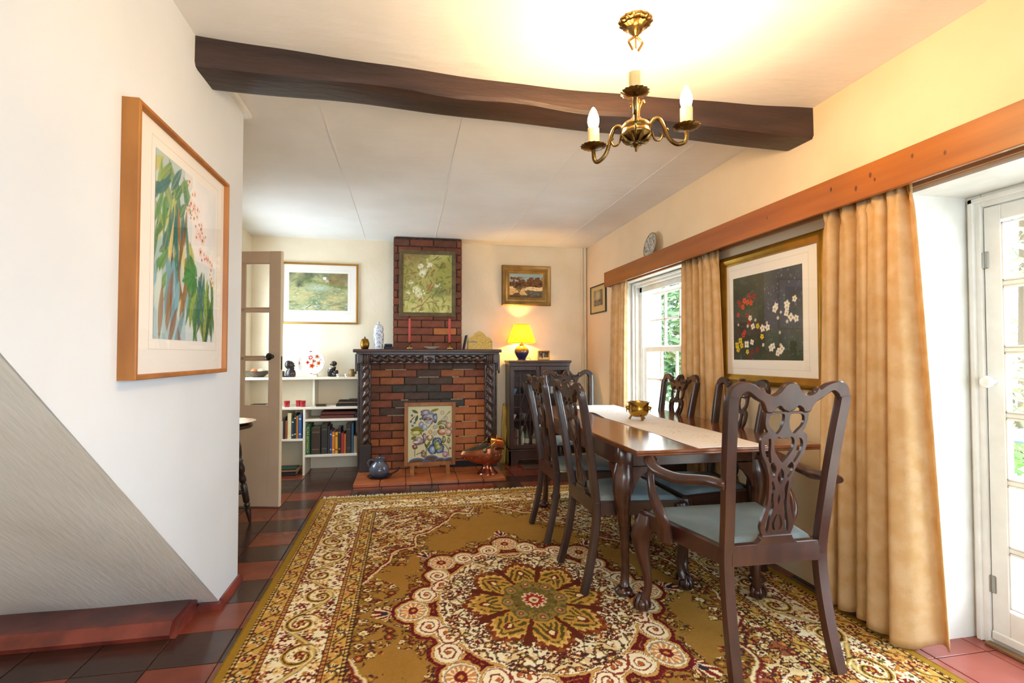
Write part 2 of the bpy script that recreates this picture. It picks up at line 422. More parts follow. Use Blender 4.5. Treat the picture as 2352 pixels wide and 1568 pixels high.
w = MB(); w.box(-1.62, -1.57, 4.58, 5.38, .85, .90); w.box(-1.62, -1.57, 4.58, 5.38, 1.80, 1.85)
for yy in (4.58, 4.96, 5.34): w.box(-1.62, -1.57, yy, yy+.04, .85, 1.85)
w.box(-1.61, -1.58, 4.58, 5.38, 1.33, 1.36); struct(w.build('window_4', M_white, smooth=0))
# red painted plinth under the stair soffit and the skirting at the wall foot
mb = MB()
mb.prism([(2.375, 0), (2.365, .02), (2.395, .062), (2.60, .062), (2.66, 0)], 'x', -1.655, -.925)
mb.prism([(2.375, 0), (2.60, .0), (2.60, .058), (2.42, .05)], 'x', -.925, -.905)
struct(mb.build('trim_1', M_redp, smooth=50))
mb = MB()
mb.prism([(-.905, 0), (-.905, .02), (-.90, .028), (XL+.012, .026), (XL+.02, 0)], 'y', 2.60, 2.66)
mb.prism([(XL-.05, 0), (XL-.05, .03), (XL+.010, .032), (XL+.022, .016), (XL+.024, 0)], 'y', 2.64, 2.915)
struct(mb.build('baseboard_left', M_redp, smooth=50))
struct(MB().box(XL-.03, XL+.03, 2.47, 2.95, 2.375, 2.42, .006).build('trim_2', M_white, smooth=0))
# conduit in the far right corner
mb = MB(); mb.tube([(XR-.02, YD-.012, 0), (XR-.022, YD-.012, 2.36)], .012, 8); mb.tube([(XR-.055, YD-.010, 0), (XR-.06, YD-.010, 2.36)], .008, 8)
struct(mb.build('trim_3', M_plfar))

# ================================================================ oak beam
M_beam = mat('beam_wood', '463028', .5, col2='2d1f1a', nscale=4, stretch=(.5, 3, 3), bump=1., bscale=22, bstretch=(.5, 2, 2), spec=.45, contrast=(.3, .7))
mb = MB(); nb = 60; secs = []
for i in range(nb):
    u = i/(nb-1); x = XL-.004+u*(XR-XL+.008)
    zb = 2.284+(2.214-2.284)*u+.004*math.sin(u*9)-.003*math.sin(u*23); zt = ceil_z(x, 2.3)+.03
    w = .004*math.sin(u*14+1)+.003*math.sin(u*37); w2 = .004*math.sin(u*11+2)
    yf, yb = 2.262+w-.012*u, 2.485+w2-.03*u
    zf = zb+.004*math.sin(u*30)
    secs.append([(x, yf+.003, zt), (x, yf, zf+.02), (x, yf+.010, zf+.004), (x, yf+.03, zb), (x, yb-.03, zb+.004), (x, yb-.006, zb+.012), (x, yb, zt)])
n = 7; vs = [p for s in secs for p in s]
fs = [(i*n+k, i*n+(k+1) % n, (i+1)*n+(k+1) % n, (i+1)*n+k) for i in range(nb-1) for k in range(n)]
fs += [tuple(range(n)), tuple(range((nb-1)*n, nb*n))]
mb.add(vs, fs)
tag(mb.build('ceiling_beam', M_beam, smooth=30), 'dark rough-hewn oak beam crossing the white ceiling', 'beam')

# ================================================================ french door in the deep reveal
dr = MB(); X0 = 2.27
dr.box(X0, X0+.10, 1.70, 1.756, 0, 1.788, .004); dr.box(X0, X0+.10, .266, .322, 0, 1.788, .004); dr.box(X0, X0+.10, .322, 1.70, 1.735, 1.788, .004)
dr.box(X0-.012, X0+.01, 1.722, 1.742, 0, 1.775, .003); dr.box(X0-.012, X0+.01, .28, 1.742, 1.755, 1.775, .003)
dr.box(X0+.06, X0+.09, 1.675, 1.70, .02, 1.735); dr.box(X0+.02, X0+.10, .322, 1.70, 0, .018)
d1 = struct(dr.build('door_1', M_white, smooth=0))
M_brass = mat('brass', 'b9923f', .22, 1., col2='8d6a28', nscale=12, contrast=(.3, .8))
M_steel = mat('dull_steel', '9a968c', .4, 1.)
M_glass = glass('clear_glass')
ZR = [.150, .385, .645, .905, 1.160, 1.420, 1.672]
for li, (ya, yb) in enumerate(((1.012, 1.697), (.325, 1.008))):
    lf = MB(); xa, xb = X0+.01, X0+.052
    lf.box(xa, xb, yb-.062, yb, .02, 1.732, .003); lf.box(xa, xb, ya, ya+.062, .02, 1.732, .003)
    lf.box(xa+.0005, xb-.0005, ya+.062, yb-.062, .0205, .150, .003); lf.box(xa+.0005, xb-.0005, ya+.062, yb-.062, 1.672, 1.7315, .003)
    lf.box(xa-.006, xb, ya, yb, .02, .055, .004)
    ym = (ya+yb)/2
    lf.box(xa+.006, xb-.006, ym-.012, ym+.012, .14, 1.68, .005)
    for z in ZR[1:-1]: lf.box(xa+.006, xb-.006, ya+.05, yb-.05, z-.011, z+.011, .005)
    leaf = lf.build('leaf', M_white, d1, smooth=0)
    for k in range(6):
        for (pa, pb) in ((ya+.06, ym-.01), (ym+.01, yb-.06)):
            g = MB().box(xa+.02, xa+.023, pa, pb, ZR[k], ZR[k+1]); g.build('pane', M_glass, leaf, smooth=0)
            b = MB()   # glazing bead round each pane
            z0, z1 = ZR[k]+.010, ZR[k+1]-.010
            b.box(xa+.004, xa+.02, pa, pa+.008, z0, z1, .002); b.box(xa+.004, xa+.02, pb-.008, pb, z0, z1, .002)
            b.box(xa+.004, xa+.02, pa, pb, z0, z0+.008, .002); b.box(xa+.004, xa+.02, pa, pb, z1-.008, z1, .002)
            b.build('glazing_bead', M_white, leaf, smooth=0)
    if li == 0:
        kn = MB().lathe([(.010, 0), (.009, .02), (.020, .03), (.024, .042), (.018, .054), (.001, .058)], n=20)
        Mx = Matrix.Translation((xa, yb-.03, 1.035)) @ Matrix.Rotation(-PI/2, 4, 'Y')
        MB().merge(kn, Mx).build('knob', M_white, leaf)
        for z in (1.52, .235):
            h = MB().box(xa-.004, xa+.002, yb-.018, yb+.006, z-.034, z+.034, .003); h.tube([(xa-.003, yb+.002, z-.032), (xa-.003, yb+.002, z+.032)], .005, 8)
            h.build('hinge', M_steel, leaf)
MB().box(X0-.03, X0+.0, .322, 1.70, 0, .014, .003).build('sill_strip', mat('oak_strip', '7d5a36', .5), d1, smooth=0)

# ================================================================ sash window
WX = 2.20
w = MB()
YA, YB = 3.47, 4.76
w.box(WX-.02, WX+.12, YA-.05, YA, .56, 1.845, .003); w.box(WX-.02, WX+.12, YB, YB+.06, .56, 1.845, .003)
w.box(WX-.02, WX+.12, YA, YB, 1.79, 1.845, .003); w.box(WX-.02, WX+.12, YA, YB, .56, .62, .003)
w.box(WX-.045, WX-.02, YB+.018, YB+.036, .56, 1.83, .004); w.box(WX-.045, WX-.02, YA-.05, YB+.036, 1.81, 1.83, .004)
w.box(WX+.02, WX+.035, YB-.05, YB, .62, 1.79, .003); w.box(WX+.02, WX+.035, YA, YA+.05, .62, 1.79, .003); w.box(WX+.02, WX+.035, YA, YB, 1.74, 1.79, .003)
win = struct(w.build('window_1', M_white, smooth=0))
for si, (z0, z1, xx) in enumerate(((1.185, 1.745, WX+.075), (.62, 1.215, WX+.035))):
    s = MB(); ya, yb = YA+.04, YB-.05; t = .036
    s.box(xx, xx+t, yb-.06, yb, z0, z1, .003); s.box(xx, xx+t, ya, ya+.06, z0, z1, .003)
    s.box(xx+.0005, xx+t-.0005, ya+.06, yb-.06, z1-.045, z1-.0005, .003); s.box(xx+.0005, xx+t-.0005, ya+.06, yb-.06, z0+.0005, z0+.04, .003)
    n = 4; cw = (yb-ya-.12)/n; zm = (z0+z1)/2
    for k in range(1, n): s.box(xx+.006, xx+t-.006, ya+.06+cw*k-.011, ya+.06+cw*k+.011, z0+.03, z1-.03, .004)
    s.box(xx+.006, xx+t-.006, ya+.05, yb-.05, zm-.010, zm+.010, .004)
    so = s.build('sash', M_white, win, smooth=0)
    for k in range(n):
        for (a, b) in ((z0+.04, zm), (zm, z1-.045)):
            MB().box(xx+.016, xx+.019, ya+.06+cw*k, ya+.06+cw*(k+1), a, b).build('pane', M_glass, so, smooth=0)
struct(MB().box(XR-.03, WX-.02, 3.40, 4.83, .535, .565, .006).build('trim_4', M_white, smooth=0))
# ================================================================ rug
RX0, RX1, RY0, RY1 = -.652, 1.905, .45, 4.375
CXr, CYr = .585, 2.395
def rug_colors(X0_, Y0_):
    X = X0_+.010*(vnoise(X0_*38, Y0_*38, 201)-.5)+.006*(vnoise(X0_*90, Y0_*90, 203)-.5); Y = Y0_+.010*(vnoise(X0_*38+9, Y0_*38, 205)-.5)+.006*(vnoise(X0_*90+5, Y0_*90, 207)-.5)
    Cc = np.zeros(X.shape+(3,))
    def P(m, col):
        m = np.clip(m*1., 0, 1)[..., None]; Cc[:] = Cc*(1-m)+np.array(lin(H(col)))*m
    field, gold, cream, maroon, brown, navy, rust, tan, olive = 'a07534', 'c4943f', 'f0dfb4', '76201f', '4c2a18', '2d2c36', 'b0602e', 'cfae70', '6f6428'
    e = np.minimum(np.minimum(X0_-RX0, RX1-X0_), np.minimum(Y0_-RY0, RY1-Y0_))
    dx = np.minimum(X0_-RX0, RX1-X0_); dy = np.minimum(Y0_-RY0, RY1-Y0_)
    al = np.where(dx < dy, Y, X)
    P(np.ones_like(X), field); P((fbm(X*14, Y*14, 3)-.35)*.9, '93671f')
    mx = np.abs(X-CXr); my = np.abs(Y-CYr)
    def flowers(m, sc, sd, cols, size=.46, n=5, ctr=None, keep=1.):
        d, a, h = cells(mx*sc+sd*.37, my*sc+sd*.53, sd, .7); k = len(cols)
        shp = d < size*(.74+.26*np.cos(n*a+h*20))
        for q, cc in enumerate(cols): P(m*shp*(h >= q/k*keep)*(h < (q+1)/k*keep), cc)
        P(m*(np.abs(d-size*.8) < .06)*(h < keep), brown)
        if ctr: P(m*(d < .15)*(h < keep), ctr)
    # ---- spandrels
    ux = (X-CXr)/.90; uy = (Y-CYr)/1.60; th = np.arctan2(uy, ux)
    rr = (np.abs(ux)**1.25+np.abs(uy)**1.25)**.8
    sp = rr-(.95+.055*np.abs(np.sin(th*9))+.02*np.cos(th*27))
    inn = np.clip((e-.444)/.02, 0, 1)
    # blossom garlands hanging into the field
    gl = ((sp > -.13)*(fbm(mx*6, my*6, 5) > .45)+(e < .555+.07*np.sin(al*2*PI/.42))*(fbm(mx*7+3, my*7, 6) > .36)) > 0
    gl = gl*(sp < .02)
    P(gl*(fbm(mx*22, my*22, 12) > .5)*.8, '8a6a24')
    flowers(gl, 18, 13, (maroon, 'ecd095', '8c2f26', 'f1e0b4', rust, '8a5a28', 'e6c488'), .48, 6, gold, .92)
    flowers(gl*(fbm(mx*11, my*11, 14) > .45), 50, 15, (maroon, '5d1c1c', navy, 'dcb878'), .42, 5, None, .6)
    S = sp > 0
    P(S, 'e6c98f'); P(S*(fbm(mx*9, my*9, 31) > .5), '9a5a36'); P(S*(fbm(mx*13+4, my*13, 33) > .56), 'c29a4c')
    flowers(S, 19, 17, (maroon, cream, '8c2f26', 'd6a866', maroon, 'ecd7a4', rust), .50, 5, gold, .97)
    flowers(S, 46, 19, (maroon, cream, navy, rust, '5d1c1c'), .42, 5, None, .62)
    wv = np.abs(np.sin(rr*52+2.2*np.sin(th*18))); P(S*np.clip((wv-.95)*16, 0, 1)*(fbm(mx*5, my*5, 35) > .52), 'f0dfb8')
    P(np.clip(1.5-np.abs(sp-.010)/.006, 0, 1), 'e6cd98'); P(np.clip(1.5-np.abs(sp-.026)/.007, 0, 1), maroon)
    # ---- medallion
    u = (X-CXr)/.66; v = (Y-CYr)/.88; t = np.arctan2(v, u); r = np.hypot(u, v)
    t8 = ((t/(PI/4)+.5) % 1-.5)*(PI/4)                      # angle from the nearest of eight tips
    px, py = r*np.cos(t8), r*np.abs(np.sin(t8))              # folded wedge
    lobes = ((.835, 0., .105), (.735, .165, .088), (.640, .235, .072))
    sd = r-.66; li = np.full(X.shape, -1); ld = np.full(X.shape, 9.)
    for q, (a0, b0, rad) in enumerate(lobes):
        dd = np.hypot(px-a0, py-b0)-rad; sd = np.minimum(sd, dd); m = dd < ld; ld = np.where(m, dd, ld); li = np.where(m, q, li)
    # sprays round the outside
    sy = (sd > .035)*(sd < .17-.10*np.abs(np.sin(t*8+.4)))*(fbm(mx*8, my*8, 51) > .30)
    P(sy*(fbm(mx*26, my*26, 52) > .52)*.7, '8a6a26')
    flowers(sy, 21, 53, (maroon, cream, '8c2f26', 'e8cc92', rust), .45, 6, gold, .85); flowers(sy, 54, 55, (maroon, 'dcb878', navy), .40, 5, None, .5)
    tp = np.hypot((px-1.02)/1.5, py); P((tp < .055)*(r > .93), 'e9d2a0'); P((tp < .055)*(r > .93)*(np.abs(np.sin(np.arctan2(py, px-.95)*9)) > .6), maroon); P((tp < .018)*(r > .9), navy)
    P(sd < .034, maroon); P((sd < .034)*(sd > .012)*(np.abs(np.sin(t*120)) > .82), '4a1414'); P((sd < .010)*(sd > -.004), 'c99a52')
    P(sd < -.006, 'f3e4bd')
    ins = sd < -.012
    # lobe fillings: curling volutes and little shells
    for q, (a0, b0, rad) in enumerate(lobes):
        vx, vy = px-a0, py-b0; vr = np.hypot(vx, vy); vt = np.arctan2(vy, vx)
        m = ins*(vr < rad-.010)*(li == q)
        if q == 0:
            P(m*(vr < .080)*(np.abs(np.sin(vt*7)) > .55)*(vr > .035), 'd08a4c'); P(m*(vr < .036), maroon); P(m*(vr < .014), gold); P(m*np.clip(1-np.abs(vr-.084)/.006, 0, 1), brown)
        else:
            spi = np.abs(((vr/.034-vt/(2*PI)) % 1)-.5)*2; P(m*(spi < .30), '8a3526'); P(m*(vr < .016), rust)
        P(ins*np.clip(1.4-np.abs(vr-(rad-.004))/.008, 0, 1)*(li == q)*(vr > rad-.016), '5a231c')
    bd = ins*(r < .67)
    P(bd*(fbm(mx*16, my*16, 71) > .55), 'e2c690')
    wv2 = np.abs(np.sin(r*38+2.0*np.cos(t*16)+3*fbm(mx*4, my*4, 72))); P(bd*np.clip((wv2-.90)*12, 0, 1), '6b4a24')
    flowers(bd, 23, 73, (maroon, rust, '5d1c22', 'cf9a58', '8c2f26', '8a7a34', 'f6ebcc', maroon), .47, 5, 'f3e0b0', .92)
    flowers(bd, 52, 75, (maroon, '4f1a1e', olive, rust, navy), .40, 5, None, .52)
    # inner rosette of eight gold petals
    k8 = np.abs(t8)/(PI/8); rf = .455-.11*k8**1.4+.012*np.sin(np.abs(t8)*60)
    P(r < rf+.045, '6e3018'); P((r < rf+.045)*(fbm(mx*40, my*40, 81) > .55), '8c4a24')
    pet = r < rf; P(pet, 'c0913f'); P(pet*(r > rf-.02), 'd9b264')
    fe = np.abs(np.sin(np.abs(t8)*22+r*46)); P(pet*(r > .25)*(fe > .66)*(r < rf-.03)*(fbm(mx*30, my*30, 83) > .35), '574a20')
    P(pet*(np.hypot(py*1.4, r-.345) < .042), '6b2a1c'); P(pet*(np.hypot(py*1.6, r-.335) < .024), 'eed69c')
    P((k8 > .84)*(r < .45)*(r > .2), '5e2818')
    P(r < .24-.03*k8, '8d7438'); P((r < .24-.03*k8)*(fbm(mx*45, my*45, 85) > .50), '6b5a2c'); flowers(r < .24-.03*k8, 58, 87, ('a5823c', '5c4a22', '7a3a26'), .42, 5, None, .6)
    vr2 = np.hypot(py*1.1, r-.185); P((vr2 < .052)*(r < .26), '94824a'); P(np.clip(1-np.abs(vr2-.046)/.008, 0, 1)*(r < .26), '51461f'); P((vr2 < .024)*(r < .26), '8f4430'); P((vr2 < .010)*(r < .26), 'd9b878')
    P((r < .13)*(np.abs(np.sin(t*24)) > .5), '70632f')
    k12 = np.cos(t*12); P(r < .080+.010*k12, 'eac7a2'); P(r < .064+.012*k12, '9a2a28'); P(r < .034, 'e6c79c'); P(r < .014, '5f5c30')
    # ---- borders
    def band(a0, a1): return (e >= a0)*(e < a1)
    P(e < .444, gold); P(band(0, .030), '9c7626')
    def chain(a0, a1):
        b = band(a0, a1); P(b, '43281a'); c = (a0+a1)/2; w = a1-a0
        P(b*(np.abs(e-c)/w+np.abs(((al/.024) % 1)-.5) < .40), 'd2a95e')
    chain(.030, .048)
    def bflowers(b, sc, sdd, cols, size=.46, n=5, ctr=None, keep=1.):
        d, a, h = cells(al*sc, e*sc+sdd, sdd, .7); k = len(cols); shp = d < size*(.74+.26*np.cos(n*a+h*20))
        for q, cc in enumerate(cols): P(b*shp*(h >= q/k*keep)*(h < (q+1)/k*keep), cc)
        if ctr: P(b*(d < .14)*(h < keep), ctr)
    def guard(a0, a1, sdd):
        b = band(a0, a1); P(b, 'cb9d4c'); c = (a0+a1)/2; w = a1-a0
        bflowers(b, 46, sdd, ('7a2a20', 'e6cc94', '4a3416', rust), .42, 5, None, .7)
        P(b*np.clip(1.4-np.abs(e-c-.34*w*np.sin(al*2*PI/.13))/.006, 0, 1), '4a3416')
        s = (al/.13) % 1; n = np.floor(al/.13).astype(np.int64); dd = np.hypot((s-.5)*.13, e-c); an = np.arctan2(e-c, (s-.5)*.13)
        P(b*(dd < .034*(.74+.26*np.cos(6*an))), 'ead29c'); P(b*(dd < .030*(.74+.26*np.cos(6*an)))*(n % 2 == 0), '6b2219'); P(b*(dd < .028*(.74+.26*np.cos(8*an)))*(n % 2 == 1), '3c3324'); P(b*(dd < .010), 'd9a050')
    guard(.048, .120, 83)
    def lines(a0, a1):
        b = band(a0, a1); P(b, '843f26'); P(b*(np.abs(np.sin(al*130)) > .7), 'c4924a'); P(band(a0, a0+.005), brown); P(band(a1-.005, a1), brown)
    lines(.120, .142)
    b = band(.142, .348); P(b, 'f2e2b8'); c = .245; lam = .50
    bflowers(b, 17, 91, ('76201f', 'c08a3e', 'e0b870', '76201f'), .48, 6, 'edd49a', .7)
    bflowers(b, 34, 93, ('6b1d1e', '8c3424', '7a6a28', 'b5762f', '4f1a1e'), .45, 5, None, .62)
    bflowers(b, 62, 95, ('6b1d1e', '4a2a18', rust), .40, 5, None, .4)
    wob = .066*np.sin(al*2*PI/lam)
    for ph_, wd, col in ((0, .013, '46301a'), (0, .008, 'dcb765')): P(b*np.clip(1.5-np.abs(e-c-wob)/wd, 0, 1), col)
    s = (al/lam) % 1
    for s0, sg_ in ((.25, -1), (.75, 1)):
        ddx = (s-s0)*lam; ddy = e-(c-sg_*.018); vr = np.hypot(ddx*.85, ddy); vt = np.arctan2(ddy, ddx)
        m = b*(vr < .072); spi = np.abs(((vr/.046-vt/(2*PI)) % 1)-.5)*2
        P(m*(spi < .62), 'f0dca8'); P(m*(spi < .42), 'b98a38'); P(m*(spi < .15), '46301a'); fl = vr < .022*(.74+.26*np.cos(5*vt)); P(b*fl, '7a2420'); P(b*(vr < .007), gold)
    lines(.348, .370); guard(.370, .424, 101); chain(.424, .444)
    f = 1+.16*(vnoise(X0_*170, Y0_*170, 7)-.5)+.14*(fbm(X0_*3, Y0_*3, 8)-.5)
    return np.clip(Cc*f[..., None], 0, 1)
def rug_z(X, Y): return .011+.0008*np.sin(X*5)*np.sin(Y*4)
rug = thing('patterned_rug', 'large gold and crimson medallion rug under the dining table', 'rug', ((RX0+RX1)/2, (RY0+RY1)/2, 0))
ox, oy = (RX0+RX1)/2, (RY0+RY1)/2
xs = np.linspace(RX0, RX1, 600); ys = np.concatenate([np.linspace(RY0, 1.45, 60), np.linspace(1.45, RY1, 660)[1:]])
gx, gy = np.meshgrid(xs, ys)
Pp = np.stack([gx-ox, gy-oy, rug_z(gx, gy)], -1)
M_rug = vmat('rug_pile', .95, bump=.5, bscale=420, spec=.1)
obj('pile', colmesh('pile', Pp, rug_colors(gx, gy)), M_rug, rug)
M_bind = mat('rug_binding', '86681f', .95, col2='745816', nscale=40, spec=.1)
bd = MB()
for (a, b) in (((RX0, RY0), (RX0, RY1)), ((RX1, RY0), (RX1, RY1)), ((RX0, RY0), (RX1, RY0)), ((RX0, RY1), (RX1, RY1))):
    p = [(a[0]+(b[0]-a[0])*i/20-ox, a[1]+(b[1]-a[1])*i/20-oy, .006) for i in range(21)]; bd.tube(p, .0062, 6)
bd.box(RX0-ox, RX1-ox, RY0-oy, RY1-oy, .0005, .008)
bd.build('binding', M_bind, rug)
fr = MB(); rnd = random.Random(3)
x = RX0+.02
while x < RX1-.02:
    L = rnd.uniform(.042, .075); w = rnd.uniform(-.02, .02); z = .004
    for yy, sg in ((RY1, 1), (RY0, -1)):
        p = [(x-ox, yy-oy, .008), (x-ox+w*.3, yy+sg*L*.4-oy, rnd.uniform(.008, .018)), (x-ox+w*.8, yy+sg*L*.75-oy, rnd.uniform(.004, .014)), (x-ox+w*1.2, yy+sg*L-oy, .004)]
        fr.tube(p, [.004, .0055, .005, .0022], 5, cap=False)
    x += rnd.uniform(.007, .012)
fo = fr.build('fringe', mat('fringe_cotton', 'd8c69c', .95, col2='b9a678', nscale=60), rug); fo['kind'] = 'stuff'
# ================================================================ dining chairs
M_mah = mat('mahogany', '361b14', .28, col2='4c281d', nscale=5, stretch=(3, 3, .6), spec=.55, coat=.25, bump=.08, bscale=60)
M_mah2 = mat('mahogany_dark', '26140f', .32, col2='3a2018', nscale=5, stretch=(3, 3, .6), spec=.55, coat=.2, bump=.08, bscale=60)
M_seat = mat('seat_leather', '7d8d92', .42, col2='6c7d83', nscale=7, bump=.2, bscale=160, spec=.5)
def mirror(pts): return list(pts)+[(-a, b) for a, b in reversed(pts)]
# --- pierced splat (x half-width, z), measured up from the shoe
k = .000377
def Z(y): return .468+(1480-y)*k
def half(pp): return [(a*k, Z(y)) for a, y in pp]
so = cr(half([(150, 1490), (152, 1450), (180, 1375), (168, 1300), (133, 1200), (115, 1100), (117, 960), (131, 870), (168, 760), (226, 650), (246, 545), (232, 480), (188, 445), (208, 410), (222, 360), (226, 300), (226, 255)]), 4)
outer = mirror(so)
def hole(pp, n=3): return cr(half(pp), n, True)
def both(pp, n=3):
    a = hole(pp, n); return [a, [(-x, z) for x, z in a]]
holes = []
holes += both([(48, 280), (150, 285), (176, 320), (170, 380), (128, 428), (92, 462), (60, 430), (42, 380), (36, 330)])
holes.append(cr(half([(0, 505), (30, 515), (62, 498), (92, 530), (92, 590), (62, 660), (0, 738)]), 3)+[(-a, b) for a, b in reversed(cr(half([(0, 505), (30, 515), (62, 498), (92, 530), (92, 590), (62, 660), (0, 738)]), 3))][1:-1])
holes += both([(150, 515), (186, 530), (196, 575), (186, 640), (158, 705), (128, 742), (122, 720), (138, 640), (140, 570)])
holes += both([(96, 742), (116, 760), (122, 800), (108, 850), (78, 888), (62, 850), (60, 800), (72, 770)])
holes.append(mirror(cr(half([(0, 800), (22, 835), (30, 880), (22, 920), (0, 955)]), 3))[:-1])
holes += both([(80, 930), (90, 960), (84, 1040), (84, 1130), (98, 1230), (118, 1330), (120, 1400), (104, 1412), (92, 1370), (78, 1270), (52, 1170), (62, 1110), (66, 1060), (54, 1000)])
holes.append(mirror(cr(half([(0, 1052), (10, 1085), (10, 1115), (0, 1152)]), 3))[:-1])
holes += both([(8, 1245), (34, 1275), (52, 1330), (44, 1385), (22, 1402), (24, 1380), (32, 1340), (22, 1295)])
def grow(h, f=1.13):
    cx_ = sum(p[0] for p in h)/len(h); cz_ = sum(p[1] for p in h)/len(h)
    return [(cx_+(x-cx_)*f, cz_+(z-cz_)*(1+(f-1)*.4)) for x, z in h]
spl = shape2d([outer]+[grow(h) for h in holes], .014, .001)
# --- cupid's-bow crest rail
ct = cr([(.0, 1.032), (.014, 1.030), (.028, 1.020), (.042, 1.000), (.060, .989), (.080, .989), (.098, .997), (.108, 1.014), (.118, 1.008), (.142, 1.024), (.176, 1.034), (.206, 1.032), (.229, 1.015), (.239, .985), (.237, .95)], 4)
cb = cr([(.204, .950), (.202, .972), (.191, .991), (.175, 1.001), (.160, .999), (.130, .978), (.108, .966), (.098, .952), (.086, .930), (.062, .929), (.054, .942), (.036, .950), (.022, .938), (.0, .929)], 4)
crest = shape2d([mirror(ct+cb)[:-1]], .026, .005)
def yback(z, zs=.42):          # rake of the back above the seat
    u = max(z-zs, 0); return -.02-.10*u-.09*u*u
def put_back(vs, sign=1):
    return [(x, yback(z)+sign*d, z) for (x, z, d) in [(p[0], p[1], p[2]) for p in vs]]
def chair(name, label, wood, arms=False, group=None):
    t = thing(name, label, 'chair', group=group)
    sw = 1.0
    fw, bw, dp = (.285 if arms else .262), .192, (.465 if arms else .420)       # half widths front/back, depth
    MB().add(put_back(spl[0]), spl[1]).build('splat', wood, t, smooth=40)
    MB().add(put_back(crest[0]), crest[1]).build('crest_rail', wood, t, smooth=50)
    cv = MB()                                                # carved shell and acanthus on the crest front
    for q in range(7):
        an = -1.0+q*.333; p = [(.012*math.sin(an)*i/3*1.6, yback(1.0)+.015+.003*math.sin(i), .975+.017*i*math.cos(an*.7)) for i in range(4)]
        cv.tube(p, [.002, .0035, .004, .002], 5)
    cv.build('crest_carving', wood, t)
    for sg in (-1, 1):
        cv = MB()
        for q in range(3):
            p = [(sg*(.03+.022*q), yback(.98)+.015, .985-.006*q), (sg*(.05+.022*q), yback(.98)+.018, .968+.004*q), (sg*(.066+.022*q), yback(.98)+.015, .985)]
            cv.tube(cr(p, 3), .003, 5)
        cv.ball((sg*.104, yback(.98)+.016, .990), .010, 8, 6)
        cv.build('crest_carving', wood, t)
    for sg in (-1, 1):
        pts = cr([(sg*.204, -.088, 0), (sg*.197, -.052, .14), (sg*.192, -.024, .30), (sg*.191, -.018, .42), (sg*.196, yback(.55), .55), (sg*.205, yback(.7), .70), (sg*.214, yback(.85), .85), (sg*.221, yback(.955), .955), (sg*.220, yback(.985), .985)], 4)
        st = MB(); st.sweep(pts, [(-.017, -.019), (-.013, -.021), (.013, -.021), (.018, -.014), (.018, .014), (.013, .021), (-.013, .021), (-.017, .019)], up=(0, 1, 0))
        st.build('leg', wood, t, smooth=50)
    r = MB(); r.box(-bw+.012, bw-.012, -.036, -.008, .378, .452, .002)
    r.add(*(lambda a: (put_back(a[0]), a[1]))(shape2d([mirror(cr([(.165, .440), (.110, .443), (.080, .452), (.064, .468), (.060, .480)], 3))], .026, .002)))
    r.build('rear_rail', wood, t)
    rl = MB(); rl.box(-fw, fw, dp-.03, dp, .375, .440, .004); rl.box(-fw-.004, fw+.004, dp-.02, dp+.006, .432, .444, .003)
    rl.build('front_rail', wood, t)
    for sg in (-1, 1):
        s = MB(); a0, a1 = sg*(bw-.005), sg*fw
        s.sweep([(a0, -.02, .408), (a1-sg*.01, dp-.004, .408)], [(-.033, -.011), (.028, -.011), (.036, -.006), (.036, .006), (.028, .011), (-.033, .011)])
        s.build('side_rail', wood, t, smooth=0)
    # drop-in seat
    def sf(u, v):
        q = 2*v-1; w = (bw-.012)+(fw-.010-bw+.012)*u
        x = q*w; y = -.005+u*(dp-.012); e = min((1-abs(q))*w, u*dp, (1-u)*dp); b = min(e/.035, 1)
        return (x, y, .438+.024*math.sqrt(max(1-(1-b)**2, 0))+.010*(1-q*q)*math.sin(PI*min(u*1.1, 1)))
    sc = MB().grid(sf, 26, 26); sc.grid(lambda u, v: (sf(u, v)[0], sf(u, v)[1], .425), 2, 2); sc.build('seat', M_seat, t, smooth=60)
    # cabriole front legs with ball and claw feet
    for sg in (-1, 1):
        lg = MB(); bx, by = sg*(fw-.012), dp-.012; dx, dy = sg*.7071, .7071
        def at(o, z): return (bx+dx*o, by+dy*o, z)
        p = cr([at(-.004, .430), at(.004, .385), at(.022, .335), at(.020, .28), at(.004, .20), at(-.008, .13), at(-.004, .09), at(.010, .058)], 4)
        n = len(p); rd = []
        for i in range(n):
            z = p[i][2]; rd.append(float(np.interp(z, [.058, .09, .13, .20, .28, .335, .385, .43], [.022, .017, .017, .024, .035, .045, .046, .036])))
        lg.tube(p, rd, 12)
        lg.ball(at(.020, .0315), .0315, 14, 10)
        for an in (-1.2, -.4, .4, 1.2, 2.6, -2.6):
            ca, sa = math.cos(an), math.sin(an); ux, uy = dx*ca-dy*sa, dx*sa+dy*ca; c = at(.020, 0)
            q = [(c[0]+ux*.012, c[1]+uy*.012, .075), (c[0]+ux*.028, c[1]+uy*.028, .056), (c[0]+ux*.0345, c[1]+uy*.0345, .034), (c[0]+ux*.030, c[1]+uy*.030, .012)]
            lg.tube(cr(q, 3), [.007]*4+[.007]*3+[.0065]*2+[.003], 6)
        lg.tube([at(.012, .37), at(.030, .33), at(.027, .28)], [.006, .008, .002], 6)
        lg.build('leg', wood, t, smooth=60)
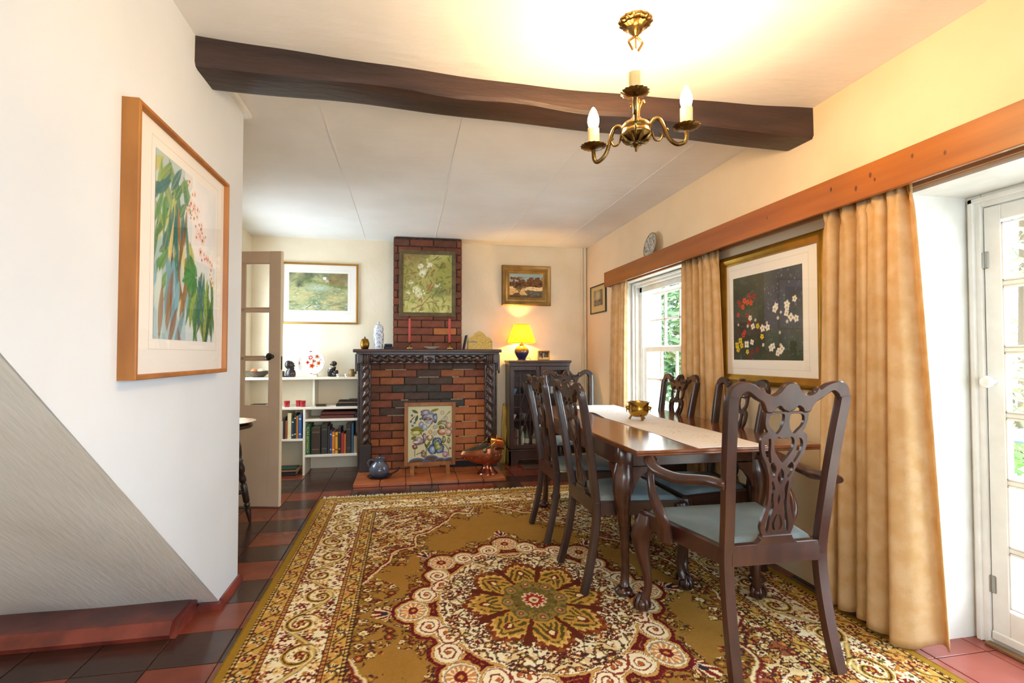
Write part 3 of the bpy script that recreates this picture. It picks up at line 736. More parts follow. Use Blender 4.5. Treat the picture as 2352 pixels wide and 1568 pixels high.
    if arms:
        for sg in (-1, 1):
            a = MB()
            p = cr([(sg*.226, yback(.67)-.016, .676), (sg*.228, yback(.67)-.006, .676), (sg*.232, .01, .673), (sg*.248, .07, .664), (sg*.290, .15, .655), (sg*.312, .27, .662), (sg*.300, .36, .684), (sg*.272, .405, .683), (sg*.258, .395, .668)], 5)
            a.tube(p, [.012 if i == 0 else .021+.007*math.sin(PI*min(i/(len(p)-1)*1.1, 1)) for i in range(len(p))], 12, flat=.72, up=(1, 0, 0))
            a.build('arm', wood, t, smooth=60)
            s = MB(); q = cr([(sg*.292, .345, .672), (sg*.300, .350, .62), (sg*.312, .305, .55), (sg*.302, .255, .48), (sg*.286, .26, .42), (sg*.280, .265, .378)], 5)
            s.tube(q, [.030-.006*math.sin(PI*min(i/12, 1))+.012*max(0, (i-12)/13) for i in range(len(q))], 12, flat=.52, up=(0, 1, 0))
            s.build('arm_support', wood, t, smooth=60)
    return t
GC = 'mahogany dining chairs'
arm = chair('dining_armchair', 'mahogany carver armchair, its back to the brass curtains, at the bare table end', M_mah, True, GC)
arm['label'] = 'mahogany carver chair with curved arms and worn blue-grey seat at the table end'
arm.location = (1.312, 1.725, .012)
sd = chair('dining_chair', 'x', M_mah2, False, GC)
sd.scale = (.962,)*3; sd.location = (.915, 2.60, .012); sd.rotation_euler = (0, 0, -PI/2)
sd['label'] = 'armless mahogany chair beside the rug medallion, next to the carver chair'
dup(sd, (.915, 3.275, .012), -PI/2, 'armless mahogany chair at the fireside half of the table, opposite the window')
dup(sd, (1.757, 2.672, .012), PI/2, 'armless mahogany chair in front of the large flower print')
dup(sd, (1.757, 3.352, .012), PI/2, 'armless mahogany chair in front of the curtain beside the sash window')
dup(sd, (1.395, 4.36, .012), PI, 'mahogany chair at the far table end, in front of the glazed cabinet')

# ================================================================ dining table
M_tt = mat('table_top', '6e3a22', .16, col2='8a4d2c', nscale=4, stretch=(4, .5, 4), spec=.6, coat=.5, detail=6)
M_ta = mat('table_frame', '3c2118', .25, col2='4f2d20', nscale=5, stretch=(4, .6, 4), spec=.55, coat=.3)
TX0, TX1, TY0, TY1, TZ = .955, 1.865, 2.085, 4.06, .735
tb = thing('dining_table', 'long polished mahogany dining table on cabriole legs', 'table', (TX0, TY0, 0))
W, Ln = TX1-TX0, TY1-TY0
m = MB(); m.box(0, W, 0, Ln, TZ-.014, TZ, .003); m.box(.006, W-.006, .006, Ln-.006, TZ-.026, TZ-.012, .004); m.build('table_top', M_tt, tb, smooth=0)
m = MB(); ax0, ax1, ay0, ay1 = .035, W-.125, .255, Ln-.20
m.box(ax0, ax1, ay0, ay0+.022, .615, TZ-.026, .002); m.box(ax0, ax1, ay1-.022, ay1, .615, TZ-.026, .002)
m.box(ax0, ax0+.022, ay0, ay1, .615, TZ-.026, .002); m.box(ax1-.022, ax1, ay0, ay1, .615, TZ-.026, .002)
m.build('apron', M_ta, tb, smooth=0)
for sx, X_ in ((-1, ax0+.028), (1, ax1-.028)):
    for sy, Y_ in ((-1, ay0+.028), (1, ay1-.028)):
        lg = MB(); lg.box(X_-.034, X_+.034, Y_-.034, Y_+.034, .60, TZ-.026, .003)
        dx, dy = sx*.7071, sy*.7071
        p = cr([(X_+dx*o, Y_+dy*o, z) for o, z in ((0, .62), (.012, .57), (.022, .50), (.012, .40), (-.004, .28), (-.010, .15), (-.004, .07), (.006, .035))], 4)
        rd = [float(np.interp(q[2], [.035, .07, .15, .28, .40, .50, .57, .62], [.026, .021, .019, .023, .031, .046, .05, .042])) for q in p]
        lg.tube(p, rd, 14)
        for ux, uy in ((-sx, 0), (0, -sy)):      # knee brackets (ears)
            pl = [(0.02, .612), (.115, .612), (.10, .585), (.07, .565), (.045, .53), (.03, .49), (.01, .47)]
            e = MB().prism(pl, 'y', -.013, .013)
            an = math.atan2(uy, ux); Mx = Matrix.Translation((X_, Y_, 0)) @ Matrix.Rotation(an, 4, 'Z') @ Matrix.Translation((0, (.020 if (ux*sy-uy*sx)*1 > 0 else -.020)*1, 0))
            lg.merge(e, Mx)
        fx, fy = X_+dx*.010, Y_+dy*.010
        lg.lathe([(.020, 0), (.032, .004), (.042, .014), (.043, .024), (.034, .034), (.026, .042)], fx, fy, 18, .011)
        lg.build('leg', M_ta, tb, smooth=50)
# linen runner, embroidered
def runx(y): return 1.385+.03*(y-2.09)+.004*math.sin(y*7)
nxr, nyr = 60, 300; RW = .345
ys_ = np.linspace(2.087, 4.02, nyr); us = np.linspace(0, 1, nxr)
P_ = np.zeros((nyr, nxr, 3)); 
for i, y in enumerate(ys_):
    c = 1.245+.012*(y-2.09)+.006*math.sin(y*5.5)+.004*math.sin(y*13); wdt = .335+.02*(y-2.09)
    for j, u in enumerate(us):
        e = min(u, 1-u); P_[i, j] = (c+wdt*u, y, TZ+.0022+.0018*math.sin(y*9+u*6)*(1 if e > .06 else .3)+(.010*max(0, math.sin((y-3.2)*9))*max(0, 1-e/.05) if 3.0 < y < 3.9 else 0))
cvr = np.zeros((nyr, nxr, 3)); cvr[:] = lin(H('f3ede6'))
gx, gy = np.meshgrid(us*RW, ys_)
for q in range(11):
    cy = 2.22+q*.17; cx = RW*(.5+.12*math.sin(q*2.3))
    d_ = np.hypot(gx-cx, gy-cy); a_ = np.arctan2(gy-cy, gx-cx)
    mk = ((d_ < .030)*(np.abs(np.sin(a_*4)) < .30)*(d_ > .002)*.8)+((np.abs(d_-.055) < .006)*(np.abs(np.sin(a_*5+q)) < .25)*.6)
    cvr = cvr*(1-mk[..., None])+np.array(lin(H('b9a06a')))*mk[..., None]
rn = obj('table_runner', colmesh('table_runner', P_, cvr), vmat('linen', .9, bump=.2, bscale=500), None)
sm = rn.modifiers.new('thick', 'SOLIDIFY'); sm.thickness = .0015; sm.offset = -1
tag(rn, 'long off-white linen runner with small gold stars on the dining table', 'table runner')
# brass pot
pt = thing('brass_planter', 'small shiny brass pot with lion handles on the linen runner', 'pot', (1.415, 3.06, TZ+.006))
pr = [(.001, .016), (.030, .017), (.050, .026), (.061, .045), (.063, .070), (.060, .084), (.063, .092), (.0635, .100), (.069, .106), (.069, .110), (.062, .110), (.058, .104), (.056, .084), (.057, .06), (.048, .034), (.001, .026)]
MB().lathe(pr, n=40).build('bowl', M_brass, pt, smooth=50)
for i in range(3):
    an = i*2*PI/3+.5; MB().tube([(.042*math.cos(an), .042*math.sin(an), .026), (.050*math.cos(an), .050*math.sin(an), .012), (.056*math.cos(an), .056*math.sin(an), 0)], [.008, .006, .009], 8).build('foot', M_brass, pt)
for an in (-.45, PI-.45):
    h = MB(); c = (.064*math.cos(an), .064*math.sin(an), .070); h.ball(c, .014, 12, 8)
    h.ball((c[0]*1.14, c[1]*1.14, .074), .007, 8, 6)
    px, py = -math.sin(an), math.cos(an); h.tube([(c[0]*1.12+px*.017*math.cos(q*PI/8), c[1]*1.12+py*.017*math.cos(q*PI/8), .062+.017*math.sin(q*PI/8)) for q in range(16)], .0025, 6, closed=True)
    h.build('handle', M_brass, pt)
# ================================================================ fireplace
BR = [mat('brick_%d' % i, a, .75, col2=b, nscale=14, bump=.5, bscale=60, spec=.25, contrast=(.3, .75)) for i, (a, b) in enumerate((
    ('6b4033', '7a4c3c'), ('7a4535', '8a5340'), ('8d5338', 'a06542'), ('a35c38', 'b36c42'), ('b36a3c', 'bf7a48'), ('4d3d36', '5b4840'), ('403b37', '4e4842'), ('5d3b30', '6d483a')))]
M_mort = mat('mortar_dark', '3e3029', .9, col2='574739', nscale=25, spec=.1)
M_mpale = mat('mortar_pale', 'b5a685', .9, col2='96876a', nscale=40, spec=.1)
bm_cache = {}
def brick_wall(parent, x0, x1, z0, z1, y, pick, pitch=.0745, bl=.226, gap=.010, off0=0., dep=.04):
    r = 0; z = z0; rr = random.Random(5)
    while z < z1-.015:
        zt = min(z+pitch-gap, z1)
        off = (bl+gap)/2 if r % 2 else 0
        x = x0-((off+off0) % (bl+gap))
        while x < x1-.012:
            a, b = max(x, x0), min(x+bl, x1)
            if b-a > .015:
                key = (round(b-a, 3), round(zt-z, 3))
                mi = pick((a+b)/2, (z+zt)/2, rr)
                kk = key+(mi,)
                if kk not in bm_cache:
                    me = MB().box(0, key[0], 0, dep, 0, key[1], .003).mesh('brick', 0); me.materials.append(BR[mi]); bm_cache[kk] = me
                o = bpy.data.objects.new('brick', bm_cache[kk]); COL.objects.link(o); o.parent = parent
                o.location = (a, y+rr.uniform(-.003, .002), z)
            x += bl+gap
        z += pitch; r += 1
cb_ = thing('chimney_breast', 'dark red brick chimney breast rising above the mantelpiece to the ceiling', 'chimney', (0, 0, 0))
MB().box(-.127, .553, 5.393, YD, 1.166, 2.325).build('core', M_mort, cb_, smooth=0)
def pick_top(x, z, rr):
    if .24 < x < .46 and 1.36 < z < 1.43: return 4
    return rr.choice((0, 0, 1, 7, 7)) if z > 1.5 else rr.choice((1, 1, 0, 1))
brick_wall(cb_, -.130, .556, 1.198, 2.325, 5.385, pick_top, off0=.07)
fp = thing('brick_fireplace', 'bricked-up fireplace of orange and sooty bricks inside the carved surround', 'fireplace', (0, 0, 0))
MB().box(-.40, .85, 5.310, YD, 0, 1.160).build('core', M_mort, fp, smooth=0)
def pick_fp(x, z, rr):
    d = abs(x-.20)
    if .58 < z < 1.0 and d < .12+.5*(1.02-z) and d < .36: return rr.choice((5, 6, 6)) if z < .86 else rr.choice((5, 7))
    if 1.0 < z: return rr.choice((0, 7, 5))
    if z < .70 and x > .40: return rr.choice((4, 3, 3, 2))
    if z < .45: return rr.choice((3, 3, 2, 1, 4))
    if (x < -.1 or x > .5) and .88 < z < .97: return rr.choice((2, 2, 1))
    return rr.choice((0, 1, 1, 2, 7))
brick_wall(fp, -.335, .780, .032, 1.075, 5.300, pick_fp, off0=.03)
for (a, b, k_) in ((-.10, .05, 8), (.05, .14, 8), (-.05, .02, 9), (.44, .56, 9), (.52, .62, 8), (.12, .32, 12), (-.20, .0, 13), (.46, .66, 13), (.55, .72, 6), (.52, .70, 4), (-.18, -.02, 7), (.45, .52, 12)):
    zj = .027+.0745*k_; MB().box(a, b, 5.2982, 5.312, zj-.0045, zj+.0045, .002).build('mortar_patch', M_mpale, fp, smooth=0)
MB().box(.40, .77, 5.262, 5.285, .03, .085, .004).build('iron_grille', mat('cast_iron', '1d1b1a', .6, .4), fp, smooth=0)

# hearth tiles
M_hearth = mat('hearth_tile', 'b56638', .3, col2='9a522c', nscale=7, bump=.3, bscale=30, spec=.5)
he = thing('tiled_hearth', 'low hearth of orange quarry tiles in front of the fireplace', 'hearth', (0, 0, 0))
MB().box(-.440, .888, 4.722, 5.30, 0, .022).build('hearth_bed', M_grout, he, smooth=0)
hx = [-.444, -.22, .002, .228, .462, .688, .893]
for i in range(6):
    for (a, b) in ((4.715, 5.0), (5.0, 5.30)):
        MB().box(hx[i]+.003, hx[i+1]-.003, a+.003, b-.003, .001, .030+random.uniform(-.001, .001), .004).build('tile', M_hearth, he, smooth=0)

# carved oak surround
M_oak = mat('carved_oak', '33211a', .34, col2='4a3126', nscale=8, stretch=(2, 2, .7), bump=.3, bscale=70, spec=.55, coat=.15)
M_shelf = mat('mantel_top', '3d241d', .45, col2='4d3028', nscale=6, stretch=(.5, 3, 3), spec=.5)
su = thing('carved_mantelpiece', 'black-brown oak mantelpiece carved with barley-twist columns and rope frieze', 'mantelpiece', (.2225, 5.25, 0))
ox_ = .2225
def twist(R, L, pitch, n=20, m=None, amp=.17):
    m = m or int(L/.006)
    return MB().grid(lambda u, v: (R*(1-amp+amp*math.cos(2*(2*PI*v-2*PI*u*L/pitch)))*math.cos(2*PI*v), R*(1-amp+amp*math.cos(2*(2*PI*v-2*PI*u*L/pitch)))*math.sin(2*PI*v), u*L), m, n+1)
MB().box(-.716, .708, -.105, .10, 1.165, 1.196, .006).build('mantel_shelf', M_shelf, su, smooth=0)
m = MB(); m.box(-.678, .678, -.035, .06, 1.060, 1.165, .003); m.box(-.69, .69, -.06, .06, 1.148, 1.168, .004); m.build('frieze', M_oak, su, smooth=0)
for sg in (-1, 1):
    pil = MB(); a, b = (-.678, -.556) if sg < 0 else (.556, .678); pil.box(a, b, .0, .055, .03, 1.16, .003); pil.build('pilaster', M_oak, su, smooth=0)
    pl = MB(); pl.box(sg*.600-.056, sg*.600+.056, -.050, .055, .03, .285, .004); pl.build('plinth', mat('plinth_oak', '2a1d19', .45, col2='38281f', nscale=6), su, smooth=0)
    tw = twist(.040, .765, .175 if sg < 0 else -.175)
    MB().merge(tw, Matrix.Translation((sg*.600, -.012, .282))).build('barley_twist', M_oak, su, smooth=70)
    cp = MB(); cp.box(sg*.600-.045, sg*.600+.045, -.045, .05, 1.045, 1.150, .003)
    for q in range(4): cp.tube([(sg*.600-.030+.020*q, -.047, 1.055), (sg*.600-.030+.020*q, -.055, 1.10), (sg*.600-.032+.0215*q, -.049, 1.142)], [.005, .009, .007], 7)
    cp.box(sg*.600-.047, sg*.600+.047, -.055, .05, 1.042, 1.052, .003)
    cp.build('capital', M_oak, su, smooth=50)
    for q in range(38):      # beaded edge strip
        pass
    bs = MB()
    for q in range(70): bs.ball((sg*.663, -.003, .06+q*.0155), .0072, 6, 4)
    bo = bs.build('bead_strip', M_oak, su); bo['kind'] = 'stuff'
    ht = twist(.036, .50, .16 if sg < 0 else -.16, amp=.2)
    Mx = Matrix.Translation((sg*.555, -.046, 1.100)) @ Matrix.Rotation(PI/2 if sg < 0 else -PI/2, 4, 'Y')
    MB().merge(ht, Mx).build('rope_moulding', M_oak, su, smooth=70)
    c = MB().prism([(-.03, .985), (.03, .985), (.045, 1.02), (.045, 1.148), (-.03, 1.148)], 'x', sg*.678, sg*.700); c.tube([(sg*.689, .0, .985), (sg*.70, .0, .985)], .03, 14)
    c.build('corbel', M_oak, su, smooth=50)
bs = MB()
for q in range(76): bs.ball((-.56+q*.0149, -.036, 1.140), .0068, 6, 4)
bo = bs.build('bead_strip', M_oak, su); bo['kind'] = 'stuff'
sh = MB()
for q in range(9):
    an = -1.25+q*.3125; sh.tube([(0, -.066, 1.072), (.028*math.sin(an), -.080, 1.072+.024*math.cos(an)+.004), (.052*math.sin(an), -.070, 1.072+.052*math.cos(an))], [.003, .007, .005], 7)
sh.ball((0, -.072, 1.074), .012, 10, 8); sh.build('shell_carving', M_oak, su)

# ================================================================ things on the mantel shelf
ZM = 1.196
j = thing('lidded_brass_jar', 'small round brass jar with knobbed lid on the mantel shelf', 'jar', (-.391, 5.25, ZM))
M_brass2 = mat('aged_brass', '9a6f2c', .4, 1., col2='7a5420', nscale=30, bump=.3, bscale=120)
MB().lathe([(.026, 0), (.034, .006), (.042, .035), (.042, .060), (.034, .086), (.031, .09)], n=28).build('body', M_brass2, j, smooth=60)
MB().lathe([(.033, .088), (.028, .098), (.008, .103), (.005, .106), (.009, .112), (.006, .119), (.001, .120)], n=24).build('lid', M_brass2, j, smooth=60)
# blue and white jar : painted glaze
def glazed(name, prof, parent, colf, n=72, m_=70, loc=(0, 0, 0), mtl=None):
    pr = cr(prof, 6); L = len(pr)
    th = np.linspace(0, 2*PI, n); R = np.array([p[0] for p in pr]); Zz = np.array([p[1] for p in pr])
    P = np.stack([R[:, None]*np.cos(th)[None], R[:, None]*np.sin(th)[None], np.repeat(Zz[:, None], n, 1)], -1)+np.array(loc)
    TT, ZZ = np.meshgrid(th, Zz); o = obj(name, colmesh(name, P, colf(TT, ZZ)), mtl or vmat('glaze', .12, spec=.6), parent)
    o.data.polygons.foreach_set('use_smooth', [True]*len(o.data.polygons)); return o
def bw(T, Z_):
    C = np.zeros(T.shape+(3,)); C[:] = lin(H('e8ebf0'))
    x = T*.045*60/1.0; y = Z_*60
    d, a, h = cells(x*1.1, y*1.1, 5); m = ((np.abs(d-.33) < .09)*(h < .75)+(d < .14)*(h < .6)+(np.abs(np.sin(y*.9+np.sin(x*.9)*1.5)) < .12)*.8)
    m = np.clip(m, 0, 1)*.85; C = C*(1-m[..., None])+np.array(lin(H('3f5690')))*m[..., None]
    b = ((np.abs(Z_-.190) < .004)+(np.abs(Z_-.006) < .003)+(np.abs(Z_-.205) < .002))>0; C[b] = lin(H('c8d0dd')); return C
g = thing('ginger_jar', 'tall blue and white porcelain jar with domed lid on the mantel shelf', 'jar', (-.262, 5.25, ZM))
glazed('body', [(.001, 0), (.038, 0), (.040, .01), (.044, .06), (.049, .115), (.050, .135), (.044, .160), (.042, .170), (.044, .178)], g, bw)
glazed('lid', [(.046, .178), (.046, .196), (.044, .200), (.040, .222), (.022, .240), (.008, .244), (.006, .248), (.010, .256), (.007, .266), (.001, .272)], g, bw)
bk = tag(MB().box(-.043, .043, -.06, .06, 0, .028, .003).build('dark_book', mat('black_cloth', '22242a', .7), None, smooth=0), 'flat black book under a navy case, beside the blue and white jar', 'book'); bk.location = (-.170, 5.27, ZM)
bk = tag(MB().box(-.038, .038, -.05, .05, 0, .024, .008).build('spectacle_case', mat('navy_case', '20263a', .6), None), 'navy case lying on a black book on the mantel shelf', 'case'); bk.location = (-.170, 5.26, ZM+.028)
M_candle = mat('red_wax', 'c8453c', .45, col2='bb3a33', nscale=8, spec=.4)
M_brs3 = mat('candlestick_brass', 'a88a4c', .2, 1.)
for i, (cx, nm) in enumerate(((.033, 'brass candlestick holding a tall red candle, on the blue jar side of the dish'), (.419, 'brass candlestick holding a tall red candle, on the letter rack side of the dish'))):
    c = thing('brass_candlestick', nm, 'candlestick', (cx, 5.22, ZM), group='candlesticks on the mantel shelf')
    b = MB(); b.box(-.027, .027, -.027, .027, .006, .014, .003); b.lathe([(.022, .014), (.014, .020), (.008, .026), (.006, .034), (.010, .042), (.006, .048), (.011, .060), (.013, .070), (.010, .072)], n=18)
    for sx in (-1, 1):
        for sy in (-1, 1): b.ball((sx*.024, sy*.024, .005), .005, 8, 6)
    b.build('holder', M_brs3, c)
    k_ = tag(MB().lathe([(.0095, .0), (.0105, .002), (.0115, .15), (.0105, .228), (.003, .232), (.001, .238)], n=18).build('red_candle', M_candle, None), 'tall red taper candle %s' % ('nearer the blue jar' if i == 0 else 'nearer the letter rack'), 'candle', 'red taper candles'); k_.location = (cx, 5.22, ZM+.070)
dsh = thing('shallow_dish', 'small white shallow dish between the two candlesticks', 'dish', (.244, 5.20, ZM))
MB().lathe([(.001, .004), (.03, .004), (.03, 0), (.034, 0), (.050, .010), (.079, .021), (.081, .024), (.078, .024), (.048, .014), (.001, .010)], n=40).build('bowl', mat('ivory_glaze', 'd9d3c4', .25), dsh)
f = tag(MB().box(-.006, .006, -.07, .07, 0, .145, .002).build('leaning_folder', mat('folder_black', '23282a', .6), None, smooth=0), 'thin black folder leaning against the yellow letter rack', 'folder'); f.location = (.565, 5.30, ZM); f.rotation_euler = (0, .20, 0)
# letter rack
lr = thing('letter_rack', 'yellow painted wooden letter rack with scalloped back and speckles', 'letter rack', (.724, 5.24, ZM))
def spk(w, h, nx, ny, sd):
    c = Cv(w, h, nx, ny, 'd8b45e'); d, a, hh = cells(c.X*75, c.Y*75, sd); c.put((d < .22)*(hh < .55)*.9, '5a4a26'); return c
pts = cr([(-.118, 0), (-.118, .10), (-.105, .118), (-.07, .132), (-.045, .160), (0, .185), (.045, .160), (.07, .132), (.105, .118), (.118, .10), (.118, 0)], 4)
M_rack = mat('rack_paint', 'd8b45e', .55, col2='cfa850', nscale=9)
MB().prism([(a, b) for a, b in pts], 'y', .030, .037).build('back_board', M_rack, lr, smooth=0)
for (yy, hh, sd) in ((.0, .105, 3), (-.035, .068, 5)):
    MB().box(-.118, .118, yy, yy+.006, .006, hh, .001).build('pocket_board', M_rack, lr, smooth=0)
    canvas_obj('speckled_front', spk(.232, hh-.008, 120, 50, sd), vmat('paint_print', .6), lr, (-.116, yy-.0006, .007), (1, 0, 0), (0, 0, 1))
canvas_obj('speckled_back', spk(.10, .05, 60, 30, 9), vmat('paint_print', .6), lr, (-.05, .0294, .112), (1, 0, 0), (0, 0, 1))
m = MB(); m.box(-.118, .118, -.035, .037, 0, .007); m.box(-.121, -.118, -.035, .037, 0, .085); m.box(.118, .121, -.035, .037, 0, .085); m.build('base', M_rack, lr, smooth=0)
l_ = tag(MB().box(-.085, -.010, -.002, .002, 0, .070).build('letter', mat('paper_grey', '8a8f9a', .8), None, smooth=0), 'grey envelope standing in the yellow letter rack', 'envelope'); l_.location = (.700, 5.225, ZM+.012)

# ================================================================ fire screen
M_oakl = mat('light_oak', '8a5229', .42, col2='a0672f', nscale=12, stretch=(2, 2, .4), spec=.45)
fs_ = thing('fire_screen', 'oak fire screen with floral crewel embroidery behind glass', 'fire screen', (.224, 5.02, .030), 0)
FW, F0, F1 = .2375, .075, .665
m = MB(); b = .034
m.box(-FW, -FW+b, -.011, .011, F0, F1, .003); m.box(FW-b, FW, -.011, .011, F0, F1, .003); m.box(-FW+b, FW-b, -.0105, .0105, F1-b, F1-.0005, .003); m.box(-FW+b, FW-b, -.0105, .0105, F0+.0005, F0+b, .003)
m.build('frame', M_oakl, fs_, smooth=0)
cw_, ch_ = 2*FW-2*b, F1-F0-2*b
cv = Cv(cw_, ch_, 230, 300, 'd9d6ae'); S = cw_/770.
def e_(x, y): return (x-272)*S, (1215-y)*S
rnd = random.Random(11)
for (x, y, a, l, w_, c) in ((450, 350, 2.7, 130, 28, '6d6a35'), (440, 380, 4.4, 140, 26, '5a5a30'), (400, 390, 4.0, 150, 8, '3c4a3a'), (650, 330, .3, 170, 26, '8d8a42'), (310, 640, -.1, 250, 75, '8f8a35'), (420, 760, 3.6, 110, 34, '77752c'), (600, 960, 1.1, 130, 26, '7d7d3c'), (930, 400, .7, 120, 8, '6d7a55'), (560, 880, 5.2, 120, 22, '59613a')):
    px, py = e_(x, y); cv.leaf(px, py, l*S, w_*S, a, c, 1, '3c3f22')
for (x, y) in ((340, 390), (320, 495), (385, 520), (350, 570), (485, 455)):
    px, py = e_(x, y); cv.ell(px, py, 24*S, 24*S, '4f7594', soft=.3)
for (x, y, rx, ry, c) in ((570, 350, 75, 60, '8f7a8c'), (640, 430, 115, 75, '8d93a8'), (740, 440, 40, 75, '5e7396'), (640, 470, 85, 45, 'c9b6bb'), (620, 460, 60, 22, '6a4a52'), (640, 520, 60, 20, '8fa0b5'), (500, 560, 45, 55, '8f87a3'), (560, 600, 45, 55, '9fb0bb'), (880, 560, 95, 75, '8a8360'), (860, 600, 70, 55, 'c7c68a'), (860, 610, 40, 30, '556032'), (990, 580, 55, 55, 'c79a83'), (870, 690, 75, 60, 'b4755c'), (880, 680, 55, 35, 'd8b48f'), (980, 700, 60, 55, 'c7a58a'), (400, 700, 85, 45, 'b7b45a'), (460, 850, 95, 55, '8a7385'), (460, 830, 50, 60, 'a892a0'), (410, 860, 50, 20, 'd8cdb5'), (560, 780, 30, 75, '8d6f7c'), (655, 790, 60, 50, '9b7f5a'), (655, 780, 35, 40, 'd5c7a0'), (785, 860, 80, 75, '48699a'), (785, 870, 58, 52, '8fa9c6'), (695, 1000, 70, 82, '48699a'), (700, 1000, 45, 60, '8fa9c6'), (825, 990, 72, 78, '48699a'), (820, 990, 48, 55, '8fa9c6'), (780, 930, 50, 85, '7d8a3f'), (800, 960, 55, 45, '98a35a'), (800, 940, 20, 16, 'd5b07a'), (540, 1070, 40, 60, '8d6f52'), (390, 940, 40, 40, '8a4b45'), (900, 830, 30, 60, '7d7a45'), (985, 850, 22, 50, '8a8450'), (920, 1090, 45, 50, 'a983a0'), (1010, 985, 22, 18, '7a4a4a')):
    px, py = e_(x, y); dk = '#%02x%02x%02x' % tuple(int(v*150) for v in H(c)); lt = '#%02x%02x%02x' % tuple(int(255*(v*.5+.5)) for v in H(c))
    cv.ell(px, py, rx*1.16*S, ry*1.16*S, dk, soft=.10, wob=.30, seed=int(x)); cv.ell(px, py, rx*1.04*S, ry*1.04*S, c, soft=.12, wob=.30, seed=int(x)); cv.ell(px+rx*.12*S, py+ry*.15*S, rx*.62*S, ry*.62*S, lt, soft=.35, wob=.5, seed=int(x)+3, op=.8)
for (x, y, c) in ((740, 605, '53709a'), (660, 690, 'b5623a'), (740, 715, '8790a5'), (870, 350, 'a58a9a'), (935, 450, '9a8aa8')):
    px, py = e_(x, y)
    for q in range(7): cv.leaf(px+.006*math.cos(q*.9), py+.006*math.sin(q*.9), 34*S, 8*S, q*.9, c)
for pts, c in (([(590, 1130), (590, 960), (540, 800), (500, 700)], '5a5230'), ([(990, 1120), (980, 1010), (930, 930), (850, 905)], '5c4436'), ([(390, 1110), (390, 960)], '5f5a35'), ([(620, 610), (690, 530), (720, 420)], '6d4a42'), ([(420, 1080), (480, 1050), (560, 1060)], '5a4630'), ([(770, 560), (900, 440), (1000, 330)], '8a8f6a')):
    cv.line([e_(*p) for p in pts], 6*S, c)
for (x, y, rx, ry) in ((440, 1215, 160, 80), (680, 1165, 130, 70), (840, 1205, 110, 60), (1000, 1215, 120, 70), (600, 1225, 90, 45)):
    px, py = e_(x, y); cv.ell(px, py, rx*S, ry*S, '4f6f9c', soft=.06); cv.ell(px, py-14*S, rx*.93*S, ry*.9*S, '6b4a34', soft=.2)
cv.C *= (1+.10*(vnoise(cv.X*400, cv.Y*400, 2)-.5))[..., None]
canvas_obj('embroidery', cv, vmat('stitching', .9), fs_, (-FW+b, .001, F0+b), (1, 0, 0), (0, 0, 1))
MB().box(-FW+b, FW-b, .002, .009, F0+b, F1-b).build('backing', M_oakl, fs_, smooth=0)
MB().add([(-FW+b, -.004, F0+b), (FW-b, -.004, F0+b), (FW-b, -.004, F1-b), (-FW+b, -.004, F1-b)], [(0, 1, 2, 3)]).build('glass', M_glass, fs_, smooth=0)
for sx in (-1, 1):
    m = MB(); m.prism([(-.085, 0), (.085, 0), (.085, .018), (.03, .030), (.014, .045), (.014, .08), (-.014, .08), (-.014, .045), (-.03, .030), (-.085, .018)], 'x', sx*.165-.018, sx*.165+.018)
    m.build('foot', M_oakl, fs_, smooth=0)

# ================================================================ copper coal scuttle
M_cop = mat('copper', 'c47a58', .34, .9, col2='9a5238', nscale=10, bump=.2, bscale=40, contrast=(.3, .75))
M_grey = mat('scuttle_lining', '8f857a', .6, .3, col2='6a6058', nscale=14)
sc_ = thing('coal_scuttle', 'helmet-shaped copper coal scuttle with brass swing handle on the hearth', 'coal scuttle', (.755, 4.935, .030))
MB().lathe([(.098, 0), (.098, .004), (.088, .014), (.060, .045), (.044, .075), (.046, .086)], n=32).build('foot', mat('copper_bright', 'b2745c', .2, 1., col2='8f5240', nscale=6), sc_, smooth=50)
def scut(u, v, t=0.):
    # u around, v up; mouth pulled out to -x as a spout
    a = 2*PI*u; c, s = math.cos(a), math.sin(a)
    fwd = max(0, -c)**1.5
    h = [0, .02, .06, .12, .17][min(int(v*4), 3)]*(1-v*4+int(min(v*4, 3)))+[0, .02, .06, .12, .17][min(int(v*4)+1, 4)]*(v*4-int(min(v*4, 3)))
    r = np.interp(h, [0, .02, .06, .12, .17], [.045, .105, .138, .140, .132])-t
    x = c*r*(1.0 if c > 0 else 1+.90*fwd*min(h/.12, 1)); y = s*r*(1-.20*fwd); z = .085+h*(1-.28*fwd)-.0*fwd
    return (x, y, z)
m = MB().grid(lambda u, v: scut(u, v), 49, 14); m.build('bucket', M_cop, sc_, smooth=70)
m = MB().grid(lambda u, v: scut(u, .25+.75*v, .005), 49, 10); m.build('lining', M_grey, sc_, smooth=70)
hd = MB().grid(lambda u, v: ((.022+.115*math.sin(PI*(.0+.5*v)))*1.0 if 0 else .020+.118*v, .128*math.cos(PI*u)*(1-.12*v), .235+(.085+.025*(1-v))*math.sin(PI*u)), 24, 8)
hd.grid(lambda u, v: (.138*1.0-.0*v, .113*math.cos(PI*u)*v, .235+.085*math.sin(PI*u)*v), 24, 6)
hd.build('hood', mat('copper_hood', 'b5714e', .2, 1., col2='99573a', nscale=8), sc_, smooth=60)
m = MB().tube([(.020, .130*math.cos(PI*q/16), .235+.112*math.sin(PI*q/16)) for q in range(17)], .004, 6); m.tube([scut(q/40, 1.) for q in range(40)], .004, 6, closed=True)
m.build('rim_bead', M_brs3, sc_)
m = MB().tube(cr([(-.05, -.155, .235), (-.02, -.150, .262), (.06, -.10, .315), (.085, 0, .355), (.06, .10, .345), (-.02, .150, .262), (-.05, .155, .235)], 6), .0055, 8); m.build('swing_handle', M_brass, sc_)
